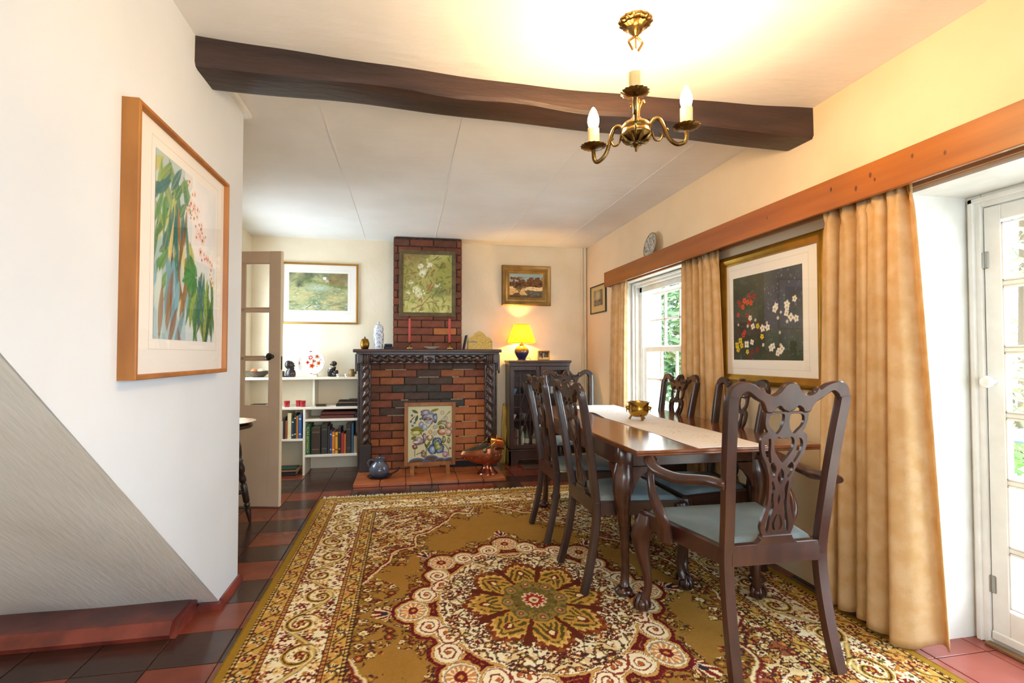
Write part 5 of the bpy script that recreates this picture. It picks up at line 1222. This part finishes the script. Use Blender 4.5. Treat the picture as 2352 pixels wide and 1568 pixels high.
# --- green landscape print behind the open door
a = Cv(.566, .38, 150, 100, '8f9a72'); U, V = a.X/.566, a.Y/.38
a.put(fbm(U*5, V*4, 1)*1.4-.3, 'c9c08a'); a.put((V > .62)*(fbm(U*6, V*3, 2)*2-.6), '34463c'); a.put((V > .6)*(U > .68)*fbm(U*8, V*8, 3)*1.2, '8a7048')
a.put(np.clip(1-np.abs(V-.70-.08*np.sin(U*5))/.06, 0, 1)*(U > .2)*.8, '6a8a48'); a.put(np.clip(1-np.hypot((U-.5)/.3, (V-.6)/.12), 0, 1), 'b9c8b0')
a.put((V < .5)*(fbm(U*7+V*3, V*9, 5)*2.4-1.0), 'd8c48a'); a.put((V < .25)*(fbm(U*6-V*5, V*12, 7)*3-1.5), '2c4a40'); a.put((V < .3)*(U > .4)*(U < .65)*(fbm(U*9, V*9, 8)*2-.8), '3f7a58')
a.ell(.566*.60, .38*.86, .022, .022, 'f3f1ea', soft=.5); a.ell(.566*.64, .38*.79, .024, .014, 'd8b59a', soft=.5)
for q in range(260):
    x, y = .566*rnd.random(), .38*rnd.random(); a.leaf(x, y, rnd.uniform(.015, .05), .003, rnd.gauss(0, .5), rnd.choice(('3c4f40', 'e0d6a8', '8a9a6a', 'c4b078', '5a7a58', 'd8e0cc') if y < .25 else ('34463c', '5a6a48', '8a7048', '46584a', '9aa884')), .65)
for q in range(18): a.line([(.566*(.2+.02*q), .38*(.04+.002*q)), (.566*(.28+.02*q), .38*(.10+.06*rnd.random()))], .0015, rnd.choice(('d8dcd0', '26362e')), .8)
picture('landscape_print', 'wide green and ochre landscape print in thin gold frame above the bookshelf', (-.861, YD, 1.764), 'y-', .742, .618, [(0, 0), (0, .020), (.005, .024), (.014, .024), (.018, .018), (.018, 0)], M_goldl, a, .566, .380, (-.014, .018), M_mount, .008, (.625, .44))
# --- white blossom painting on the chimney breast
a = Cv(.482, .577, 140, 168, 'aca75e'); U, V = a.X/.482, a.Y/.577
a.put(fbm(U*3, V*3, 2)*1.5-.4, 'd6d48a'); a.put(np.clip((V-.4)*2.5, 0, 1)*np.clip((.7-U)*2.2, 0, 1)*fbm(U*4, V*4, 3)*1.4, '8a6f48'); a.put(np.clip((U-.4)*3, 0, 1)*fbm(U*4, V*4, 6)*1.2-.2, '8f9a4a'); a.put(np.clip((.42-V)*4, 0, 1)*(fbm(U*5, V*5, 8)*2-.6), 'd9d68f'); a.put(np.clip(1-np.hypot((U-.75)/.3, (V-.38)/.16), 0, 1)*1.4*fbm(U*4, V*5, 9), '6f7d58')
for q in range(240): a.leaf(.482*rnd.random(), .577*rnd.random(), rnd.uniform(.03, .09), rnd.uniform(.005, .011), rnd.random()*6.2, rnd.choice(('7d8a3a', '6a5f30', 'a89a4a', '5f7038', '8d7a42', 'b5a860', '7a5a38')), .6)
for (x, y, r) in ((.36, .80, .042), (.40, .68, .058), (.44, .73, .040), (.52, .84, .050), (.57, .82, .040), (.31, .36, .070), (.36, .34, .050), (.26, .38, .050), (.16, .50, .040), (.70, .46, .042), (.10, .33, .040)):
    strong = x in (.36, .40, .31, .26, .52)
    for q in range(14): a.ell(.482*x+rnd.gauss(0, r*.30), .577*y+rnd.gauss(0, r*.30), r*rnd.uniform(.22, .42), r*rnd.uniform(.15, .3), rnd.choice(('eeedd6', 'e6e5c0', 'f3f2e2', 'd5d69a', 'c9cf8f')), rnd.random()*3, .5, .8 if strong else .4)
for (x, y) in ((.50, .42), (.54, .38), (.47, .36), (.56, .66), (.30, .18)): a.leaf(.482*x, .577*y, .07, .010, .9, 'a5673e', .8)
a.line([(.15, .0), (.20, .09), (.27, .17)], .004, '9a6a42', .9); a.line([(.07, .0), (.16, .07)], .003, '9a7a48', .7)
M_wthr = mat('weathered_frame', '6a5a38', .65, col2='54462c', nscale=18, bump=.4, bscale=70)
picture('blossom_painting', 'white blossom painting in a weathered wooden frame on the brick chimney breast', (.210, 5.383, 1.862), 'y-', .564, .668, [(0, 0), (0, .026), (.010, .030), (.030, .022), (.040, .016), (.041, 0)], M_wthr, a, .484, .588, (0, 0), None, .010, glassy=False, cat='painting')
# --- winter river painting
a = Cv(.367, .267, 210, 154, '6b5238'); U, V = a.X/.367+.02*(fbm(a.X*40, a.Y*40, 77)-.5), a.Y/.267+.05*(fbm(a.X*50, a.Y*50, 78)-.5)
a.put((V > .66)*1., '86a5b0'); a.put((V > .66)*fbm(U*4, V*6, 2)*.8, 'b0c0bb'); a.put((V > .45)*(V < .80+.10*fbm(U*10, V*2, 4))*(fbm(U*16, V*10, 5) > .42), '6d4a30'); a.put((V > .4)*(V < .62)*(fbm(U*18, V*16, 6) > .5), '3a2a20')
for q in range(40): x = .367*rnd.random(); a.line([(x, .267*.48), (x+rnd.gauss(0, .008), .267*rnd.uniform(.62, .88))], .0012, rnd.choice(('5a3c28', '7a5236', '3f2c20')), .8)
a.put((V > .28)*(V < .46)*(fbm(U*7, V*14, 7) > .46), 'dcc7a0'); a.put((V < .30)*(U > .35)*1., '4f5f62'); a.put((V < .3)*(fbm(U*5, V*22, 9) > .5)*.8, '5f4a34'); a.put((V < .38)*(V > .12)*(U < .55-.5*(V-.1))*(fbm(U*9, V*12, 10) > .4), 'c9ab78')
for q in range(220):
    x, y = .367*rnd.random(), .267*rnd.uniform(.05, .72); a.leaf(x, y, rnd.uniform(.006, .02), .002, rnd.gauss(0, .6), rnd.choice(('5a3c28', 'dcc7a0', '8a6a48', '3a2a20', 'c9ab78', '6d7a7c') if y < .13 else ('5a3c28', '7a5236', '3a2a20', 'a08058')), .7)
picture('winter_painting', 'small winter river painting in a broad gilt frame above the table lamp', (1.285, YD, 1.897), 'y-', .545, .436, [(0, 0), (0, .040), (.008, .046), (.030, .040), (.045, .026), (.062, .030), (.075, .018), (.088, .014), (.088, 0)], mat('gilt_broad', '9a7a42', .4, .55, col2='7f6232', nscale=8), a, .369, .267, (0, 0), None, .012, glassy=False, cat='painting')
# --- small sepia sketch by the pelmet
a = Cv(.20, .15, 60, 46, 'a5946a'); U, V = a.X/.2, a.Y/.15
a.put(fbm(U*6, V*6, 3)*1.6-.4, '5f5238'); a.put(np.clip(1-np.hypot((U-.45)/.35, (V-.65)/.4), 0, 1)*1.5, 'cdbd88'); a.put((U > .75)*fbm(U*9, V*9, 5)*1.4, '4a4230'); a.put((V < .4)*(fbm(U*12, V*9, 6)*2.2-.6), '3f3626')
picture('sepia_sketch', 'small sepia sketch in a thin black frame between corner and pelmet', (XR, 5.245, 1.728), 'x-', .452, .296, [(0, 0), (0, .014), (.003, .016), (.011, .016), (.013, .012), (.013, 0)], mat('black_frame', '2a201a', .4), a, .26, .165, (.0, .012), mat('cream_mount', 'd9bd78', .85), .006)
# --- little photograph on the cabinet
a = Cv(.105, .078, 60, 46, '8a7d62'); U, V = a.X/.105, a.Y/.078
a.put((fbm(U*7, V*7, 3) > .5)*1., '4a4034'); a.put((V < .25)*1., 'd9cba0'); a.put((np.abs(U-.35) < .05)*(V > .1)*1., '2f2822'); a.put((np.abs(U-.45) < .04)*(V > .2)*(V < .8), 'cfc3a0')
a.put((U > .62)*(V > .3)*fbm(U*8, V*8, 6)*1.3, '3f352c')
ph = picture('photo_frame', 'little gilt-framed photograph of trees standing on the glazed cabinet', (1.452, 5.505, 1.083+.052), 'y-', .132, .104, [(0, 0), (0, .012), (.004, .014), (.010, .012), (.013, .008), (.013, 0)], M_goldl, a, .108, .080, (0, 0), None, .006, glassy=False, cat='photo')

# ================================================================ pelmet and curtains
M_pine = mat('pelmet_pine', '8f4e16', .38, col2='a8621c', nscale=3, stretch=(6, .35, 5), spec=.5, coat=.2, detail=5)
M_knot = mat('pine_knot', '5a2c12', .45, col2='6f3a1a', nscale=30)
pe = thing('curtain_pelmet', 'long varnished pine pelmet board over window and garden door', 'pelmet', (1.83, 3.0, 1.78))
MB().box(0, .020, -2.75, 1.695, 0, .136, .002).build('front_board', M_pine, pe, smooth=0)
MB().box(.020, XR-1.83, -2.75, 1.695, .118, .132, .001).build('top_board', M_pine, pe, smooth=0)
MB().box(.020, XR-1.83, 1.675, 1.695, 0, .118, .001).build('end_board', M_pine, pe, smooth=0)
MB().box(XR-1.83-.020, XR-1.83, -2.75, 1.675, .025, .115, .001).build('wall_batten', mat('batten_wood', 'b58a62', .6), pe, smooth=0)
for (y, z, r) in ((-1.02, .088, .010), (-1.15, .052, .012), (-1.22, .085, .011), (-1.24, .060, .008), (-1.40, .095, .009), (-1.52, .062, .008), (-.6, .07, .008)):
    k_ = MB(); k_.lathe([(r*.3, -.001), (r, 0), (r*.9, .0006), (.0005, .0008)], n=16, sy=.6); MB().merge(k_, Matrix.Translation((0, y, z)) @ Matrix.Rotation(-PI/2, 4, 'Y')).build('knot', M_knot, pe)
M_cur = cloth('curtain_velvet', 'dab27c', 'e3c294', .28, nscale=16, contrast=(.38, .62))
def curtain(label, yA, yB, yA2, yB2, x0, zt, zb, nf, seed, nearx=0., amp=(.020, .045)):
    rr = random.Random(seed); N_ = nf*2+3
    ph = [rr.uniform(-.9, .9) for _ in range(N_)]; sz = [rr.uniform(.45, 1.5) for _ in range(N_)]; sl = [rr.uniform(-.5, .5) for _ in range(N_)]
    def lerp(L, k):
        i = min(int(k), N_-2); w = k-i; w = w*w*(3-2*w); return L[i]*(1-w)+L[i+1]*w
    def f(u, v):
        k = u*nf*2
        A = (amp[0]+(amp[1]-amp[0])*v**.7)*lerp(sz, k)
        y = (yA+(yA2-yA)*v**.9)*(1-u)+(yB+(yB2-yB)*v**.9)*u
        a_ = 2*PI*(u*nf+.20*lerp(ph, k)+.16*lerp(sl, k)*math.sin(2.2*v+seed))
        s = math.sin(a_); s = s*(1.25-.25*s*s)
        x = x0+A*s+.22*A*math.sin(2*a_+seed+2*v)
        y += .45*A*math.cos(a_)*(1 if .04 < u < .96 else .2)
        x += nearx*v**.8*max(0, 1-u/.20)**1.2
        g = max(0, 1-v/.05); x += g*.010*math.sin(u*nf*2*PI*3.3+seed); x -= .012*math.exp(-((v-.035)/.012)**2)*math.sin(u*nf*2*PI*2)
        return (x-x0, y-(yA+yB)/2, zt+(zb-zt)*v+(.012*math.sin(7*u+seed)+.010*s)*v-zb)
    t = thing('curtain', label, 'curtain', (x0, (yA+yB)/2, zb), group='gold curtains under the pelmet')
    o = MB().grid(f, nf*26+1, 60).build('drape', M_cur, t, smooth=80, fix=False)
    sm = o.modifiers.new('thick', 'SOLIDIFY'); sm.thickness = .004; sm.offset = 0
    return t
curtain('gold velvet curtain hanging to the floor beside the garden door', 1.655, 2.075, 1.640, 2.105, 1.895, 1.80, .040, 5, 4, .13, (.020, .040))
curtain('gold velvet curtain between the sash window and the large flower print', 2.985, 3.42, 2.90, 3.45, 1.926, 1.80, .045, 6, 9, 0, (.014, .026))
curtain('gold velvet curtain between the sash window and the far corner', 4.36, 4.645, 4.40, 4.70, 1.905, 1.80, .045, 5, 13, 0, (.016, .030))
# plate standing on the pelmet
pp = thing('pelmet_plate', 'blue and white patterned plate standing on the pine pelmet', 'plate', (1.945, 3.945, 1.912))
n_t, n_r = 64, 26; RR, TT = np.meshgrid(np.linspace(0, 1, n_r), np.linspace(0, 2*PI, n_t)); R = .108
d, aa, hh = cells(RR*np.cos(TT)*6, RR*np.sin(TT)*6, 4); C_ = np.zeros(RR.shape+(3,)); C_[:] = lin(H('c9c6b4'))
mk = np.clip(((d < .38)*(hh < .7)*.75+(np.abs(d-.45) < .06)*.5), 0, 1); C_ = C_*(1-mk[..., None])+np.array(lin(H('4a5570')))*mk[..., None]; rm = RR > .955; C_[rm] = lin(H('8a6a38'))
yy = RR*R*np.cos(TT); zz = RR*R*np.sin(TT); xx = -.014*np.clip((RR-.6)/.4, 0, 1); tl = .16
P4 = np.stack([xx*math.cos(tl)+zz*math.sin(tl), yy, -xx*math.sin(tl)+zz*math.cos(tl)+R*math.cos(tl)+.004], -1)
o = obj('dish', colmesh('dish', P4, C_), vmat('glaze', .12, spec=.6), pp); sm = o.modifiers.new('thick', 'SOLIDIFY'); sm.thickness = .005; sm.offset = 0
# ================================================================ glazed cabinet
M_cab = mat('cabinet_wood', '35231f', .34, col2='442d27', nscale=5, stretch=(2, 2, .5), spec=.5, coat=.15)
CX0, CX1, CY0, CY1, CZ = 1.055, 1.705, 5.365, 5.612, 1.083
cb = thing('display_cabinet', 'dark glazed display cabinet with astragal doors beside the fireplace', 'cabinet', (CX0, CY0, 0))
W, D_ = CX1-CX0, CY1-CY0
m = MB(); m.box(0, .018, .02, D_, .15, 1.03); m.box(W-.018, W, .02, D_, .15, 1.03); m.box(0, W, D_-.010, D_, .15, 1.03); m.box(0, W, .02, D_, .15, .170); m.box(0, W, .0, D_, 1.025, 1.055, .002); m.build('body', M_cab, cb, smooth=0)
m = MB(); m.box(-.014, W+.014, -.018, D_, 1.060, CZ, .005); m.box(-.006, W+.006, -.008, D_, 1.05, 1.062, .002); m.build('top', M_cab, cb, smooth=0)
m = MB(); m.prism([(-.012, 0), (.075, 0), (.085, .045), (.11, .065), (W-.11, .065), (W-.085, .045), (W-.075, 0), (W+.012, 0), (W+.012, .15), (-.012, .15)], 'y', -.014, .006)
for xx in (-.012, W-.008): m.box(xx, xx+.020, -.014, D_, 0, .15)
m.box(-.016, W+.016, -.020, D_, .146, .160, .003); m.build('plinth', M_cab, cb, smooth=0)
for z in (.45, .72): MB().box(.018, W-.018, .03, D_-.012, z, z+.014).build('shelf', M_cab, cb, smooth=0)
for i in range(2):
    x0 = .004+i*(W/2-.002); x1 = x0+W/2-.008; z0, z1 = .166, 1.022; s = .040
    dr = MB(); dr.box(x0, x0+s, 0, .02, z0, z1, .002); dr.box(x1-s, x1, 0, .02, z0, z1, .002); dr.box(x0+s, x1-s, .0005, .0195, z1-s, z1-.0005, .002); dr.box(x0+s, x1-s, .0005, .0195, z0+.0005, z0+s, .002)
    do = dr.build('cabinet_door', M_cab, cb, smooth=0)
    a0, a1, b0, b1 = x0+s, x1-s, z0+s, z1-s; w = (a1-a0); hh = b1-b0
    ba = MB(); R_ = .0055
    def bar(p, q): ba.tube([(p[0], .009, p[1]), (q[0], .009, q[1])], R_, 6)
    la, ra = a0+w*.27, a0+w*.73
    for xx in (la, ra): bar((xx, b0), (xx, b0+hh*.13)); bar((xx, b1-hh*.09), (xx, b1)); 
    for k_ in range(2):
        zb, zt = b0+hh*(.10+.41*k_), b0+hh*(.50+.41*k_); zm = (zb+zt)/2
        bar((la, zb), (ra, zt)); bar((ra, zb), (la, zt)); bar((la, zb), (la, zt)); bar((ra, zb), (ra, zt))
        for zz in (zb, zt): bar((a0, zz), (la, zz)); bar((ra, zz), (a1, zz))
    ba.build('astragal', M_cab, do)
    MB().add([(a0-.004, .012, b0-.004), (a1+.004, .012, b0-.004), (a1+.004, .012, b1+.004), (a0-.004, .012, b1+.004)], [(0, 1, 2, 3)]).build('pane', M_glass, do, smooth=0)
# contents
zc0 = .170
for i, (c, w, h, lb) in enumerate((('b03a2c', .022, .17, 'red book at the end of the cabinet row behind the glass'), ('5a4a40', .020, .19, 'grey-brown book inside the glazed cabinet'), ('8a7a6a', .018, .185, 'stone-coloured book inside the glazed cabinet'), ('3f3a38', .022, .18, 'charcoal book inside the glazed cabinet'), ('b5a58a', .016, .17, 'buff book inside the glazed cabinet'))):
    book(CX0+.045+sum((.024, .022, .020, .024, .018)[:i]), w, h, .12, zc0, c, lb, y=5.44, grp='books in the glazed cabinet')
for (x, c, h, lb) in ((1.205, '9aa88a', .22, 'pale green glass bottle with paper label in the cabinet'), (1.26, '4f5f4a', .20, 'dark green glass bottle in the cabinet'), (1.34, '8a9a9c', .18, 'grey glass bottle in the cabinet')):
    t = thing('glass_bottle', lb, 'bottle', (x, 5.47, zc0)); MB().lathe([(.001, 0), (.024, 0), (.026, .004), (.026, h*.6), (.010, h*.78), (.009, h*.96), (.011, h), (.001, h)], n=20).build('bottle', mat('btl_'+c, c, .12, spec=.7), t); MB().lathe([(.0264, h*.2), (.0264, h*.45)], n=20).build('paper_label', mat('label_paper', 'd9d2c0', .8), t)
for (x, z, r, c, lb) in ((1.11, .464, .040, 'c9c5c2', 'pale bowl on the lower cabinet shelf'), (1.115, .734, .042, '6a8aa5', 'lower blue bowl on the upper cabinet shelf'), (1.22, .464, .045, '8a8580', 'grey bowl on the lower cabinet shelf'), (1.25, .734, .05, '5a5f6a', 'slate bowl on the upper cabinet shelf'), (1.52, .734, .055, 'cfd3cf', 'large pale bowl behind the plain cabinet door')):
    t = thing('china_bowl', lb, 'bowl', (x, 5.49, z)); MB().lathe([(.001, 0), (r*.5, 0), (r*.55, .006), (r*.9, r*.7), (r, r*1.2), (r*.94, r*1.2), (r*.5, .01), (.001, .008)], n=28).build('bowl', mat('china_'+c, c, .2, spec=.6), t)
# flat doormat before the cabinet
t = tag(MB().box(-.13, .30, -.09, .09, .0, .010, .003).build('small_mat', mat('mat_fibre', '3f2a1c', .95, col2='5a4028', nscale=70, bump=.6, bscale=200), None, smooth=0), 'small dark brown mat on the tiles before the glazed cabinet', 'mat'); t.location = (1.28, 5.23, 0)

# ================================================================ table lamp
lm = thing('table_lamp', 'lit table lamp with pleated yellow shade and blue glazed base', 'lamp', (1.205, 5.480, CZ))
def lampc(T, Z_):
    C = np.zeros(T.shape+(3,)); C[:] = lin(H('2a2f55')); n = fbm(T*2.5, Z_*40, 3)
    m = np.clip((Z_-.088+.02*(n-.5)*2)/.012, 0, 1)[..., None]; C = C*(1-m)+np.array(lin(H('8a6a2c')))*m
    m = (np.clip(fbm(T*6, Z_*10, 8)*3-1.5, 0, 1)*.6*(Z_ < .09))[..., None]; C = C*(1-m)+np.array(lin(H('54506a')))*m; return C
glazed('base', [(.001, 0), (.044, 0), (.045, .008), (.040, .014), (.048, .028), (.072, .068), (.078, .095), (.070, .122), (.045, .145), (.026, .158), (.024, .166), (.030, .172), (.001, .174)], lm, lampc)
MB().lathe([(.011, .172), (.011, .20), (.016, .202), (.016, .225), (.012, .23)], n=16).build('bulb_holder', M_brass, lm)
MB().ball((0, 0, .262), .026, 16, 12, (1, 1, 1.2)).build('bulb', emit('lamp_bulb', (1.0, .60, .15), 430.), lm, smooth=80)
shd = MB(); NP = 64
def shf(u, v):
    a_ = 2*PI*u; r = (.147+(.078-.147)*v)*(1+.030*math.sin(a_*NP)); return (r*math.cos(a_), r*math.sin(a_), .185+.195*v)
shd.grid(shf, NP*6+1, 4)
sh_m = cloth('shade_silk', 'f0c233', 'e6b428', .45, nscale=5)
shd.build('shade', sh_m, lm, smooth=80, fix=False)
m = MB(); m.tube([(.148*math.cos(q*PI/24), .148*math.sin(q*PI/24), .185) for q in range(48)], .003, 6, closed=True); m.build('shade_trim', mat('shade_trim', 'a8905a', .7), lm)
m = MB(); m.tube([(.079*math.cos(q*PI/24), .079*math.sin(q*PI/24), .380) for q in range(48)], .003, 6, closed=True); m.build('shade_trim', mat('shade_trim', 'a8905a', .7), lm)
MB().tube(cr([(.044, .01, .012), (.075, .02, .030), (.105, .05, .012), (.125, .09, .003)], 6), .0025, 6).build('cord', mat('cord_brown', '5a4a30', .6), lm)

# ================================================================ chandelier
M_ab = mat('antique_brass', '8a6f42', .28, 1., col2='5c431f', nscale=25, bump=.3, bscale=90)
CHX, CHY = .806, 1.748; ZCL = ceil_z(CHX, CHY)
ch = thing('brass_chandelier', 'antique brass three-arm candle chandelier hanging from the white ceiling', 'chandelier', (CHX, CHY, 0))
def zrel(z): return z
m = MB(); m.lathe([(.058, ZCL+.002), (.060, ZCL-.006), (.054, ZCL-.012), (.044, ZCL-.014), (.046, ZCL-.020), (.034, ZCL-.026), (.026, ZCL-.032), (.024, ZCL-.042), (.014, ZCL-.050), (.008, ZCL-.058)], n=60, fl=lambda t, i: 1+(.05*math.sin(14*t) if i in (1, 2, 3, 4) else 0)); m.build('ceiling_rose', M_ab, ch, smooth=50)
m = MB(); z0 = ZCL-.055
for sg in (-1, 1): m.tube(cr([(0, 0, z0), (sg*.014, 0, z0-.012), (sg*.026, 0, z0-.022), (sg*.022, 0, z0-.034), (sg*.008, 0, z0-.056), (0, 0, z0-.062)], 5), .0045, 8)
m.build('hook', M_ab, ch)
m = MB(); m.tube([(0, 0, z0-.005), (.001, 0, z0-.10), (0, 0, 2.055)], .0032, 8); m.build('hanging_stem', M_ab, ch)
m = MB(); m.lathe([(.001, 1.868), (.005, 1.872), (.006, 1.882), (.011, 1.888), (.008, 1.896), (.012, 1.904), (.030, 1.910), (.046, 1.922), (.052, 1.930), (.052, 1.940), (.050, 1.942), (.050, 1.950), (.052, 1.952), (.052, 1.962), (.046, 1.970), (.024, 1.982), (.013, 1.996), (.010, 2.03), (.016, 2.05), (.012, 2.06), (.001, 2.062)], n=32); m.build('body', M_ab, ch, smooth=50)
lv = MB()
for q in range(8):
    an = q*PI/4; c, s = math.cos(an), math.sin(an)
    lv.tube(cr([(.012*c, .012*s, 1.903), (.036*c, .036*s, 1.907), (.055*c, .055*s, 1.926)], 3), [.004, .007, .008, .008, .007, .005, .003], 6)
lv.build('acanthus_cup', M_ab, ch)
pf = MB()
for q in range(3):
    an = q*2*PI/3+1.9; c, s = math.cos(an), math.sin(an)
    pf.tube(cr([(.010*c, .010*s, 1.995), (.012*c, .012*s, 2.03), (.026*c, .026*s, 2.055), (.032*c, .032*s, 2.045)], 4), .004, 7)
pf.build('plume', M_ab, ch)
M_bulb = emit('candle_bulb', (1.0, .64, .30), 440.)
M_slv = mat('candle_sleeve', 'ddd0a0', .45, col2='d2c088', nscale=8)
arms = [(-.125, .100, 1.905), (.162, -.062, 1.935), (-.068, -.140, 1.995)]
for (ax, ay, az) in arms:
    L = math.hypot(ax, ay); c, s = ax/L, ay/L
    def P(r, z): return (r*c, r*s, z)
    ar = MB(); b0 = 1.945
    dz = az-1.905
    ar.tube(cr([P(.040, b0), P(.060, b0+.026+dz*.3), P(.085, b0+.016+dz*.5), P(.110, az-.020), P(.140, az-.048), P(L-.004, az-.040), P(L, az-.010), P(L, az)], 5), [.0075]*36, 9)
    ar.tube(cr([P(.055, b0-.005), P(.064, b0-.035), P(.082, b0-.040), P(.092, b0-.022), P(.084, b0-.012)], 5), .0038, 7)
    ar.tube(cr([P(.098, az+.0), P(.106, az+.010), P(.112, az+.004)], 4), .003, 6)
    ao = ar.build('arm', M_ab, ch, smooth=60)
    cu = MB(); cu.lathe([(.006, -.002), (.010, .0), (.026, .003), (.044, .010), (.047, .014), (.040, .012), (.014, .006), (.013, .018), (.011, .018)], L*c, L*s, 48, az, fl=lambda t, i: 1+(.06*math.sin(16*t) if i in (3, 4, 5) else 0)); cu.build('drip_pan', M_ab, ao, smooth=50)
    MB().lathe([(.0205, .006), (.0215, .01), (.0215, .078), (.0180, .082), (.001, .082)], L*c, L*s, 24, az).build('candle_sleeve', M_slv, ao)
    MB().lathe([(.012, .080), (.0185, .092), (.0212, .106), (.0195, .122), (.0125, .142), (.005, .156), (.0005, .160)], L*c, L*s, 20, az).build('flame_bulb', M_bulb, ao, smooth=80)

# ================================================================ the garden seen through the glass
M_grav = mat('garden_paving', 'b5ada0', .9, col2='a0988a', nscale=6, bump=.5, bscale=40)
tag(MB().box(2.37, 16, -9, 16, -.16, -.10).build('garden_paving', M_grav, None, smooth=0), 'pale gravel paving outside the garden door', 'paving')
M_stem = mat('bark', '5a4a38', .9)
def shrub(label, x, y, r, h, n, cols, seed, name='garden_shrub', leafs=.06, trunk=.0):
    rr = random.Random(seed); t = thing(name, label, 'shrub' if not trunk else 'tree', (x, y, -.10))
    for ci, c in enumerate(cols):
        m = MB()
        for q in range(n//len(cols)):
            u = rr.random()*2*PI; v = math.acos(rr.uniform(-.8, 1)); k_ = rr.uniform(.7, 1.05)*(1+.25*math.sin(3*u+seed)*math.sin(2*v))
            p = Vector((r*k_*math.sin(v)*math.cos(u), r*k_*math.sin(v)*math.sin(u), trunk+(h-trunk)*(.5+.48*k_*math.cos(v))))
            a1 = Vector((rr.gauss(0, 1), rr.gauss(0, 1), rr.gauss(0, .7))).normalized(); a2 = a1.orthogonal().normalized(); L = leafs*rr.uniform(.6, 1.3)
            m.add([p-a1*L, p+a2*L*.38, p+a1*L, p-a2*L*.38], [(0, 1, 2, 3)])
        o = m.build('foliage', mat('leaf_'+c, c, .6), t, smooth=0, fix=False); o['kind'] = 'stuff'
    m = MB()
    for q in range(5): an = q*1.3; m.tube([(.03*math.cos(an), .03*math.sin(an), 0), (.25*r*math.cos(an), .25*r*math.sin(an), trunk+h*.35), (.6*r*math.cos(an), .6*r*math.sin(an), trunk*.6+h*.6)], [.04, .03, .012], 7)
    m.build('stem', M_stem, t)
shrub('tall light green tree beyond the garden door', 7.2, 5.0, 1.5, 4.2, 3000, ('7d9a4a', '94ad58', '5f8040'), 3, 'garden_tree', .08, 1.3)
shrub('low leafy shrub outside the garden door', 5.3, 3.50, .55, 1.25, 1400, ('6f9a48', '86ad55'), 5)
shrub('dense hedge shrub across the gravel from the garden door', 10.4, 7.6, 1.5, 2.4, 2200, ('56743c', '6f8a4a'), 6)
shrub('dark green bush outside the sash window', 4.9, 8.5, 1.1, 3.2, 9000, ('5a7a48', '6f9058', '4a6a40'), 8, leafs=.10)
shrub('tall green shrub behind the white garden wall', 7.4, 11.2, 1.2, 3.6, 2500, ('64844a', '4f6f3f'), 9)
tag(MB().box(2.37, 3.32, 6.45, 6.65, -.10, 2.9, .01).build('garden_wall', mat('white_render', 'e9e7e2', .9, bump=.3, bscale=30), None, smooth=0), 'white rendered garden wall outside the sash window', 'wall')
pt_ = thing('patio_table', 'round slate-blue patio table on a pedestal outside the garden door', 'table', (4.05, 2.62, -.10))
M_bl = mat('patio_blue', '4f6480', .5)
MB().lathe([(.001, .70), (.36, .70), (.37, .712), (.36, .724), (.001, .724)], n=40).build('table_top', M_bl, pt_); MB().lathe([(.24, 0), (.24, .02), (.05, .05), (.035, .10), (.035, .66), (.09, .70)], n=24).build('pedestal', M_bl, pt_)
po_ = thing('plant_pot', 'dark blue glazed plant pot on the gravel outside', 'pot', (5.3, 2.55, -.10)); MB().lathe([(.001, 0), (.16, 0), (.24, .35), (.26, .42), (.25, .45), (.21, .43), (.001, .40)], n=28).build('pot', mat('pot_blue', '3a4a66', .3), po_)
